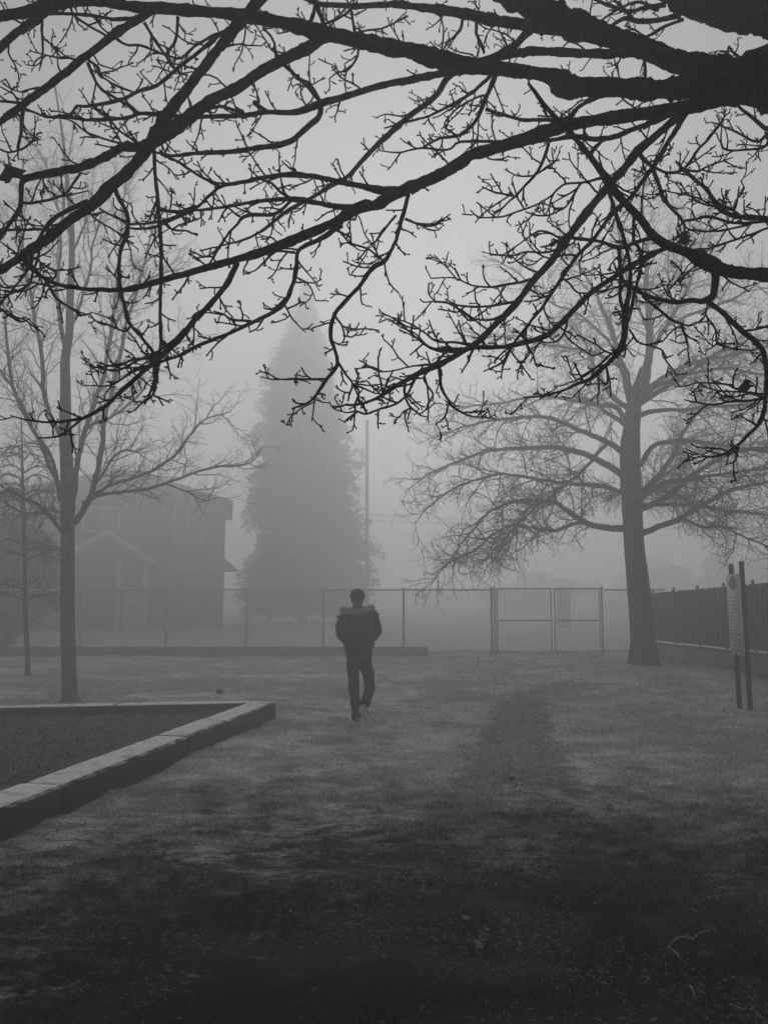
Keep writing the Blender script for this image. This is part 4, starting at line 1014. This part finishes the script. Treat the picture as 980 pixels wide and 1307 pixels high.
# ------------------------------------------------------------------ conifer, hedges, far trees
def sprays(b, P, D, L, W):
    """leafy sprays: kite faces at P along D"""
    n_ = len(P); s_ = np.cross(D, rng.normal(size=(n_, 3))); s_ /= np.linalg.norm(s_, axis=1, keepdims=True) + 1e-9
    V = np.stack([P, P + D * L[:, None] * .45 + s_ * W[:, None], P + D * L[:, None], P + D * L[:, None] * .45 - s_ * W[:, None]], 1).reshape(-1, 3)
    b.add(V, np.arange(n_)[:, None] * 4 + np.array([[0, 1, 2, 3]]))
YC = 50.0
def conifer(label, cx, Y, prof, tipy):
    z = lambda py: float(at(cx, py, Y)[2])
    kx = Y / F
    x0 = xat(cx, Y); top = z(tipy)
    root = empty('conifer', (x0, Y, 0), label, 'tree')
    b = MB(); b.tube([[x0, Y, -.1], [x0, Y, top * .5], [x0, Y, top - .3]], [.35, .2, .03], 10); b.build('trunk', M['bark'], root)
    zs = np.array([z(p[0]) for p in prof]); ls = np.array([p[1] for p in prof]) * kx; rs = np.array([p[2] for p in prof]) * kx
    o = np.argsort(zs); zs, ls, rs = zs[o], ls[o], rs[o]
    b = MB(); n_ = 2300
    hh = top * (1 - rng.random(n_) ** .75 * .95)
    hh = np.where(hh < .5, .5 + rng.random(n_), hh)
    for h_ in hh:
        a_ = rng.random() * 6.283; ca = math.cos(a_)
        l_, r_ = np.interp(h_, zs, ls), np.interp(h_, zs, rs)
        rr = (r_ * max(ca, 0) + l_ * max(-ca, 0)) * ca ** 2 + (l_ + r_) / 2 * math.sin(a_) ** 2 if True else 0
        rr *= rng.uniform(.74, 1.06) * (1 + .34 * float(vnoise(np.array(h_ * .55 + 11), np.array(a_ * 1.6))) + .16 * float(vnoise(np.array(h_ * 1.7), np.array(a_ * 2.2 + 5))))
        dirn = np.array([ca, math.sin(a_), -.12 + .25 * h_ / top])
        m_ = max(6, int(rr * 13)); t = np.sqrt(rng.random(m_)) * .95 + .05
        P = np.array([x0, Y, h_]) + dirn * rr * t[:, None] + np.column_stack([np.zeros((m_, 2)), -.10 * rr * t ** 2 + rng.normal(0, .10, m_)]) + rng.normal(0, .08, (m_, 3))
        D = dirn * .8 + rng.normal(0, .45, (m_, 3)) + [0, 0, -.15]; D /= np.linalg.norm(D, axis=1, keepdims=True)
        sprays(b, P, D, rng.uniform(.18, .48, m_), rng.uniform(.035, .09, m_))
    b.build('crown', M['needles'], root)
conifer('tall dense conifer fading into the fog behind the fence', 386, YC,
        [(364, 2, 2), (385, 8, 8), (410, 20, 18), (440, 34, 27), (480, 54, 38), (520, 64, 50), (560, 68, 62), (600, 68, 72), (650, 66, 80), (700, 70, 86), (752, 74, 92), (790, 74, 90)], 362)

def bushy(name, label, cat, c, size, n_, m, leaf=(.12, .25), trunk=False, group=None, kind=None):
    root = empty(name, (c[0], c[1], 0), label, cat, group)
    st = MB()
    for k in range(7):
        a_ = rng.random() * 6.28
        st.tube([[c[0] + .1 * math.cos(a_), c[1] + .1 * math.sin(a_), -.05], [c[0] + .25 * size[0] * math.cos(a_), c[1] + .25 * size[1] * math.sin(a_), size[2] * .5], [c[0] + .36 * size[0] * math.cos(a_), c[1] + .36 * size[1] * math.sin(a_), size[2] * .85]], [.05 if not trunk else .12, .04, .015], 6)
    st.build('stem' if not trunk else 'trunk', M['bark'], root)
    b = MB(); nc = 26 if trunk else 60
    cen = rng.normal(0, .30 if trunk else .23, (nc, 3)) * np.array(size) * [1, 1, .7] + np.array([c[0], c[1], size[2] * (.56 if not trunk else .42)])
    cen[:, 2] = np.clip(cen[:, 2], .06 * size[2], .86 * size[2])
    w_ = rng.integers(0, nc, n_)
    off = rng.normal(0, 1, (n_, 3)); off /= np.linalg.norm(off, axis=1, keepdims=True); off *= rng.random((n_, 1)) ** .4
    P = cen[w_] + off * np.array(size) * .17
    P[:, 2] = np.maximum(P[:, 2], .03)
    D = off + rng.normal(0, .6, (n_, 3)); D /= np.linalg.norm(D, axis=1, keepdims=True)
    sprays(b, P, D, rng.uniform(*leaf, n_), rng.uniform(.03, .08, n_))
    b.build('foliage' if not trunk else 'crown', m, root)
    return root
gB = 'shrubs behind the wire fence'
bushy('shrub', 'tall dark bush in the fog behind the small twiggy tree at the left edge', 'bush', (xat(8, 25), 25), (2.8, 2.4, 4.2), 26000, M['hedge'])
gT = 'dim tree masses beyond the gate'
bushy('far_tree', 'round tree mass faint in the fog above the double gate', 'tree', (xat(690, 82), 82), (7.5, 5, 4.2), 9000, M['hedge'], (.3, .6), True, gT)
bushy('far_tree', 'round tree mass faint in the fog behind the large tree trunk', 'tree', (xat(850, 78), 78), (8, 5, 5.2), 9000, M['hedge'], (.3, .6), True, gT)
bushy('far_tree', 'round tree mass faint in the fog above the slatted fence', 'tree', (xat(985, 70), 70), (8, 5, 5.6), 9000, M['hedge'], (.3, .6), True, gT)
# a pale garden shed far beyond the gate
shx = xat(718, 42); sh = empty('shed', (shx, 42, 0), 'tiny pale shed end showing through the fog over the double gate', 'shed')
b = MB(); b.box((shx, 42, 1.05), (.62, .8, 2.1)); b.build('wall', M['white'], sh)
b = MB(); V = []
for yy in (41.5, 42.5): V += [[shx - .42, yy, 2.1], [shx + .42, yy, 2.1], [shx, yy, 2.22]]
b.add(V, [[0, 2, 5, 3], [1, 4, 5, 2], [0, 3, 4, 1]]); b.f.append(np.array([[0, 1, 2], [3, 5, 4]])); b.build('roof', M['white'], sh)

# utility pole and its wires
YP = 49.0; xp = xat(468, YP); zt = float(at(468, 536, YP)[2])
up_ = empty('utility_pole', (xp, YP, 0), 'tall wooden utility pole right of the conifer, fading into the fog', 'pole')
b = MB(); b.tube([[xp, YP, -.1], [xp, YP, zt]], [.14, .10], 12); b.build('pole', M['pole'], up_)
zw = float(at(468, 664, YP)[2])
b = MB()
for k in range(2):
    pts = [[xp + .1 + t * 40, YP + .1 + k * .05 + t * 2, zw + k * .35 - .9 * 4 * t * (1 - t) * .5] for t in np.linspace(0, 1, 24)]
    b.tube(pts, [.016] * 24, 4)
b.build('cable', M['slat'], up_)

# ------------------------------------------------------------------ things on the grass
def stick(label, pix, r0, r1):
    pts = [gnd(a, c) for a, c in pix]
    for k, p in enumerate(pts): p[2] = float(Gfade(p[0], p[1])) + .022 + .012 * math.sin(k * 2.1) - .004
    P = catmull(np.array(pts), .012); b = MB()
    b.tube(P, np.linspace(r0, r1, len(P)) * (1 + .16 * rng.normal(size=len(P))), 7, .15)
    return b, P
b, P = stick('', [(907, 1195), (893, 1200), (884, 1202), (875, 1203), (864, 1210), (856, 1213), (852, 1220), (862, 1229), (872, 1236), (880, 1239)], .0028, .0042)
k = len(P) // 4
b.tube([P[k], P[k] + [-.01, .02, .006], P[k] + [-.03, .03, .012]], [.004, .003, .002], 5)
tag(b.build('fallen_stick', M['stick']), 'pale bent stick lying on the dark ground at lower right', 'stick')
b, P = stick('', [(881, 1270), (884, 1277), (887, 1282)], .0042, .0038)
tag(b.build('broken_twig', M['stick']), 'short straight bit of twig below the bent stick', 'twig')
lv = [(655, 1012, .07, 'large pale leaf lying flat on the worn path'), (652, 995, .06, 'crinkled leaf just beyond the large pale leaf on the path'),
      (778, 1031, .055, 'lone pale leaf right of the path in the dark grass'), (733, 1060, .055, 'upturned leaf on dark ground nearest below the path end'),
      (733, 1083, .05, 'flat leaf just below the upturned leaf'), (645, 1093, .05, 'pale leaf on dark ground left of the flat leaf'),
      (672, 1123, .05, 'curled leaf in dark grass below the pale leaf'), (595, 1188, .045, 'small leaf on dark grass toward the photo bottom, left of the bent stick'),
      (612, 1222, .045, 'thin leaf lowest in the photo, left of the bent stick'), (90, 1091, .05, 'pale leaf in the grass below the near end of the kerb'),
      (155, 1052, .04, 'small leaf in the grass beside the near kerb beam'), (247, 1019, .04, 'dark curled leaf in the grass right of the kerb joint'),
      (805, 1112, .05, 'long pale leaf in dark grass at the right, above the bent stick'), (770, 1100, .045, 'small curled leaf left of the long pale leaf')]
for k, (a, c, s_, lb) in enumerate(lv):
    p = gnd(a, c); p[2] = float(Gfade(p[0], p[1])) + .036
    tag(crumpled('fallen_leaf', M['leaf'], p, s_ * .75, None, (rng.normal(0, .25), rng.normal(0, .25), 1), k, .13), lb, 'leaf', 'dead leaves fallen on the lawn')
p = gnd(280, 888); b = MB()
bm = bmesh.new(); bmesh.ops.create_icosphere(bm, subdivisions=3, radius=.055)
for v in bm.verts: v.co *= 1 + .25 * float(vnoise(np.array(v.co.x * 30), np.array(v.co.y * 30 + v.co.z * 20)))
me = bpy.data.meshes.new('stone'); bm.to_mesh(me); bm.free(); me.materials.append(M['stone'])
o = bpy.data.objects.new('stone', me); o.location = (p[0], p[1], float(Gfade(p[0], p[1])) + .03); col.objects.link(o)
tag(o, 'small dark stone on the grass beyond the back kerb', 'stone')

# ------------------------------------------------------------------ person
PB = gnd(457, 921); PY = PB[1]
per = empty('person', (PB[0], PY, float(Gfade(PB[0], PY)) + .012), 'person in dark fur-hooded jacket and dark trousers walking away', 'person')
def skin_mesh(name, verts, edges, m, parent, root=0, sub=2, disp=0.0):
    me = bpy.data.meshes.new(name)
    me.from_pydata([v[:3] for v in verts], edges, [])
    o = bpy.data.objects.new(name, me); col.objects.link(o)
    md = o.modifiers.new('skin', 'SKIN'); md.use_smooth_shade = True
    for i_, v in enumerate(verts):
        s_ = me.skin_vertices[0].data[i_]; s_.radius = (v[3], v[4] if len(v) > 4 else v[3]); s_.use_root = (i_ == root)
    sb = o.modifiers.new('sub', 'SUBSURF'); sb.levels = sub; sb.render_levels = sub
    dg = bpy.context.evaluated_depsgraph_get(); dg.update()
    ev = bpy.data.meshes.new_from_object(o.evaluated_get(dg))
    bpy.data.objects.remove(o, do_unlink=True); bpy.data.meshes.remove(me)
    if disp:
        for v in ev.vertices:
            c = v.co; q = vnoise(np.array(c.x * 14 + c.y * 6), np.array(c.z * 11)) + .6 * vnoise(np.array(c.x * 30), np.array(c.z * 26 + c.y * 20))
            v.co = c + v.normal * float(q) * disp
    ev.materials.clear(); ev.materials.append(m); ev.name = name
    o = bpy.data.objects.new(name, ev); col.objects.link(o); o.parent = parent
    return o
# body
bv = [(0.01, 0, .92, .12, .09), (0, 0, 1.10, .11, .09), (0, .0, 1.28, .12, .09), (-.005, 0, 1.42, .08, .07), (-.012, .0, 1.50, .052, .056), (-.016, .015, 1.575, .066, .078), (-.016, .012, 1.655, .078, .096), (-.016, .005, 1.715, .06, .075),
      (-.16, 0, 1.38, .045), (-.245, -.05, 1.18, .036), (-.135, .14, 1.06, .030), (-.075, .19, 1.03, .026),
      (.16, 0, 1.38, .045), (.245, -.05, 1.19, .036), (.135, .14, 1.06, .030), (.075, .19, 1.03, .026),
      (-.075, 0, .84, .06), (-.06, .035, .48, .042), (-.015, .0, .12, .030), (-.010, .0, .06, .030),
      (.09, 0, .84, .06), (.145, .09, .47, .042), (.085, -.27, .28, .030), (.082, -.30, .26, .028),
      (-.016, .112, 1.605, .011), (-.102, .0, 1.60, .010), (.070, .0, 1.60, .010), (-.016, .085, 1.535, .03)]
be = [(0, 1), (1, 2), (2, 3), (3, 4), (4, 5), (5, 6), (6, 7), (3, 8), (8, 9), (9, 10), (10, 11), (3, 12), (12, 13), (13, 14), (14, 15), (0, 16), (16, 17), (17, 18), (18, 19), (0, 20), (20, 21), (21, 22), (22, 23), (5, 24), (5, 25), (5, 26), (5, 27)]
for s_, w_ in ((-1, 11), (1, 15)):      # fingers tucked in the jacket pockets
    for k, (dz, L) in enumerate([(.024, .07), (.008, .085), (-.008, .08), (-.024, .062)]):
        i0 = len(bv); wx, wy, wz = bv[w_][:3]
        bv += [(wx - s_ * .03, wy + .01, wz + dz, .0085), (wx - s_ * (.03 + L * .5), wy + .012, wz + dz - .006, .008), (wx - s_ * (.03 + L * .8), wy - .004, wz + dz - .014, .007)]
        be += [(w_, i0), (i0, i0 + 1), (i0 + 1, i0 + 2)]
    i0 = len(bv); bv += [(wx - s_ * .01, wy - .02, wz + .045, .009), (wx - s_ * .035, wy - .03, wz + .06, .008)]; be += [(w_, i0), (i0, i0 + 1)]
skin_mesh('body', bv, be, M['skin'], per)
# trousers
tv = [(.008, 0, 1.0, .15, .12), (.008, 0, .86, .165, .125), (-.078, 0, .77, .098, .10), (-.068, .02, .63, .088), (-.062, .035, .48, .078), (-.042, .02, .30, .070), (-.016, -.005, .14, .068, .070), (-.010, -.01, .03, .074, .076),
      (.096, .01, .77, .098, .10), (.128, .05, .63, .088), (.150, .08, .48, .080), (.128, -.08, .385, .074), (.098, -.22, .305, .066), (.088, -.29, .268, .066)]
te = [(0, 1), (1, 2), (2, 3), (3, 4), (4, 5), (5, 6), (6, 7), (1, 8), (8, 9), (9, 10), (10, 11), (11, 12), (12, 13)]
skin_mesh('trousers', tv, te, M['trousers'], per, 0, 2, .018)
# jacket with sleeves
jv = [(.01, 0, .79, .205, .185), (.012, 0, .88, .215, .195), (.01, 0, 1.06, .225, .20), (.0, 0, 1.20, .225, .20), (-.004, -.01, 1.33, .21, .18), (-.006, -.01, 1.43, .15, .13), (-.01, -.01, 1.50, .085, .085),
      (-.16, -.005, 1.375, .098), (-.205, -.03, 1.28, .094), (-.238, -.05, 1.18, .088), (-.19, .05, 1.09, .072), (-.125, .14, 1.05, .056),
      (.16, -.005, 1.385, .098), (.205, -.03, 1.29, .094), (.232, -.05, 1.195, .088), (.19, .05, 1.10, .072), (.125, .14, 1.055, .056)]
je = [(0, 1), (1, 2), (2, 3), (3, 4), (4, 5), (5, 6), (5, 7), (7, 8), (8, 9), (9, 10), (10, 11), (5, 12), (12, 13), (13, 14), (14, 15), (15, 16)]
jk = skin_mesh('jacket', jv, je, M['jacket'], per, 3, 2, .030)
# hood lying on the back, with its fur edge
hv = [(-.13, -.08, 1.47, .075), (-.07, -.14, 1.43, .09, .085), (0, -.15, 1.385, .10, .09), (.06, -.14, 1.43, .09, .085), (.12, -.08, 1.475, .075)]
skin_mesh('hood', hv, [(0, 1), (1, 2), (2, 3), (3, 4)], M['jacket'], jk, 2, 2, .016)
fc = catmull(np.array([(-.175, .03, 1.47), (-.205, -.06, 1.475), (-.165, -.19, 1.478), (-.09, -.255, 1.462), (-.01, -.275, 1.452), (.075, -.255, 1.468), (.14, -.19, 1.49), (.178, -.06, 1.50), (.155, .03, 1.49)]), .012)
b = MB(); b.tube(fc,  .027 * (1 + .16 * rng.normal(size=len(fc))), 10, .25)
n_ = 7000; ii = rng.integers(0, len(fc), n_); dv = rng.normal(size=(n_, 3)); dv /= np.linalg.norm(dv, axis=1, keepdims=True)
Pf = fc[ii] + dv * .020; D = dv + rng.normal(0, .5, (n_, 3)) + [0, -.2, -.35]; D /= np.linalg.norm(D, axis=1, keepdims=True)
sprays(b, Pf, D, rng.uniform(.018, .060, n_) * (1 - .35 * np.abs(np.sin(ii * .55))), np.full(n_, .0018))
b.v = [np.concatenate(b.v) + parent_loc(per)] if False else b.v
def local(b): 
    b.flush(); off = parent_loc(per); b.v = [v + off for v in b.v]; return b
fo = local(b).build('fur_trim', M['fur'], per); fo.parent = jk
# hair
bm = bmesh.new(); bmesh.ops.create_icosphere(bm, subdivisions=4, radius=1)
dl = []
for v in bm.verts:
    if (v.co.y > .35 and v.co.z < .45) or v.co.z < -.93 or (v.co.y > .0 and v.co.z < -.55): dl.append(v)
bmesh.ops.delete(bm, geom=dl, context='VERTS')
for v in bm.verts:
    c = v.co; q = 1 + .10 * float(vnoise(np.array(c.x * 9 + 3), np.array(c.z * 6 + c.y * 5))) + .07 * float(vnoise(np.array(c.x * 24), np.array(c.z * 8 + c.y * 14)))
    v.co = Vector((c.x * (.098 if c.z > -.2 else .098 - .035 * (-.2 - c.z)) * q - .016, c.y * .112 * q + .004, c.z * (.094 if c.z > 0 else .118) * q + 1.660))
me = bpy.data.meshes.new('hair'); bm.to_mesh(me); bm.free()
for p_ in me.polygons: p_.use_smooth = True
hm = bpy.data.objects.new('hair', me); me.materials.append(M['hair']); hm.parent = per; col.objects.link(hm)
# face
for dx in (-.032, .032):
    b = MB(); bm = bmesh.new(); bmesh.ops.create_uvsphere(bm, u_segments=12, v_segments=8, radius=.011)
    me = bpy.data.meshes.new('eye'); bm.to_mesh(me); bm.free(); me.materials.append(M['white'])
    o = bpy.data.objects.new('eye', me); o.location = (-.016 + dx, .092, 1.64); o.parent = per; col.objects.link(o)
# shoes: a lofted upper on a pale treaded sole
def shoe(heel, toe, upv, lab):
    heel = np.array(heel); toe = np.array(toe); f = unit(toe - heel); upv = unit(np.array(upv) - f * np.dot(upv, f)); s_ = np.cross(f, upv); L = np.linalg.norm(toe - heel)
    st = [(0, .030, .02, .055), (.06, .038, .0, .085), (.25, .040, 0, .095), (.42, .041, 0, .080), (.62, .047, 0, .058), (.80, .049, 0, .048), (.93, .040, .004, .036), (1.0, .018, .010, .022)]
    b = MB(); n_ = 14; V = []
    for (t, w_, z0, z1) in st:
        for k in range(n_):
            a_ = k / n_ * 6.283; zz = (z0 + z1) / 2 + .022 + (z1 - z0) / 2 * math.sin(a_)
            V.append(heel + f * L * t + s_ * w_ * math.cos(a_) + upv * zz)
    fs = [[q * n_ + k, q * n_ + (k + 1) % n_, (q + 1) * n_ + (k + 1) % n_, (q + 1) * n_ + k] for q in range(len(st) - 1) for k in range(n_)]
    b.add(V, fs); b.f.append(np.array([list(range(n_))[::-1], [(len(st) - 1) * n_ + k for k in range(n_)]]))
    up_o = local(b).build('shoe', M['shoe'], per, smooth=True)
    b = MB(); V = []; out = [(-.01, .024), (.02, .034), (.12, .040), (.40, .036), (.60, .045), (.80, .050), (.94, .040), (1.02, .016)]
    for z_ in (.0, .026):
        for (t, w_) in out: V.append(heel + f * L * t + s_ * w_ + upv * z_)
        for (t, w_) in out[::-1]: V.append(heel + f * L * t - s_ * w_ + upv * z_)
    m_ = len(out) * 2
    b.add(V, [[k, (k + 1) % m_, m_ + (k + 1) % m_, m_ + k] for k in range(m_)]); b.f.append(np.array([list(range(m_)), list(range(m_, 2 * m_))[::-1]]))
    for t in np.linspace(.08, .92, 9):
        w_ = np.interp(t, [o_[0] for o_ in out], [o_[1] for o_ in out]) * .8
        b.bar(heel + f * L * t - s_ * w_ - upv * .003, heel + f * L * t + s_ * w_ - upv * .003, L * .045, .006, up=upv)
    so = local(b).build('sole', M['sole'], per); so.parent = up_o
shoe((-.012, -.07, .0), (-.03, .21, .0), (0, 0, 1), '')
shoe((.045, -.36, .245), (.135, -.245, .012), (.35, .85, .45), '')

# ------------------------------------------------------------------ fog
hb = MB(); hb.box((0, 55, 11.9), (300, 190, 25.8))
hz_o = hb.build('haze', M['white']); tag(hz_o, kind='stuff')
hm_ = bpy.data.materials.new('haze'); hm_.use_nodes = True; nt = hm_.node_tree; nt.nodes.clear()
ou = nt.nodes.new('ShaderNodeOutputMaterial'); pv = nt.nodes.new('ShaderNodeVolumePrincipled')
pv.inputs['Color'].default_value = (.93, .93, .93, 1); pv.inputs['Density'].default_value = .029; pv.inputs['Anisotropy'].default_value = .55
nt.links.new(pv.outputs[0], ou.inputs['Volume'])
hz_o.data.materials.clear(); hz_o.data.materials.append(hm_)

# ------------------------------------------------------------------ light
EL = 30
w = bpy.data.worlds.new('World'); scene.world = w; w.use_nodes = True; nt = w.node_tree
sky = nt.nodes.new('ShaderNodeTexSky'); sky.sky_type = 'NISHITA'; sky.sun_disc = False
sky.sun_elevation = R(EL); sky.sun_rotation = R(2); sky.dust_density = 0; sky.air_density = 1
hs = nt.nodes.new('ShaderNodeHueSaturation'); hs.inputs['Saturation'].default_value = 0
nt.links.new(sky.outputs[0], hs.inputs['Color'])
nt.links.new(hs.outputs[0], nt.nodes['Background'].inputs['Color'])
nt.nodes['Background'].inputs['Strength'].default_value = .05
sun = bpy.data.lights.new('sun', 'SUN'); sun.energy = 3.5; sun.angle = R(25); sun.color = (1, 1, 1)
so = bpy.data.objects.new('sun', sun); so.rotation_euler = (-R(90 - EL), 0, R(-2)); so.location = (0, 30, 30); col.objects.link(so)

scene.view_settings.view_transform = 'Standard'; scene.view_settings.look = 'None'
scene.view_settings.exposure = -.86; scene.view_settings.gamma = 1; scene.view_settings.use_curve_mapping = False
scene.render.engine = 'CYCLES'
scene.cycles.volume_bounces = 12; scene.cycles.max_bounces = 16; scene.cycles.diffuse_bounces = 2
scene.cycles.use_denoising = True
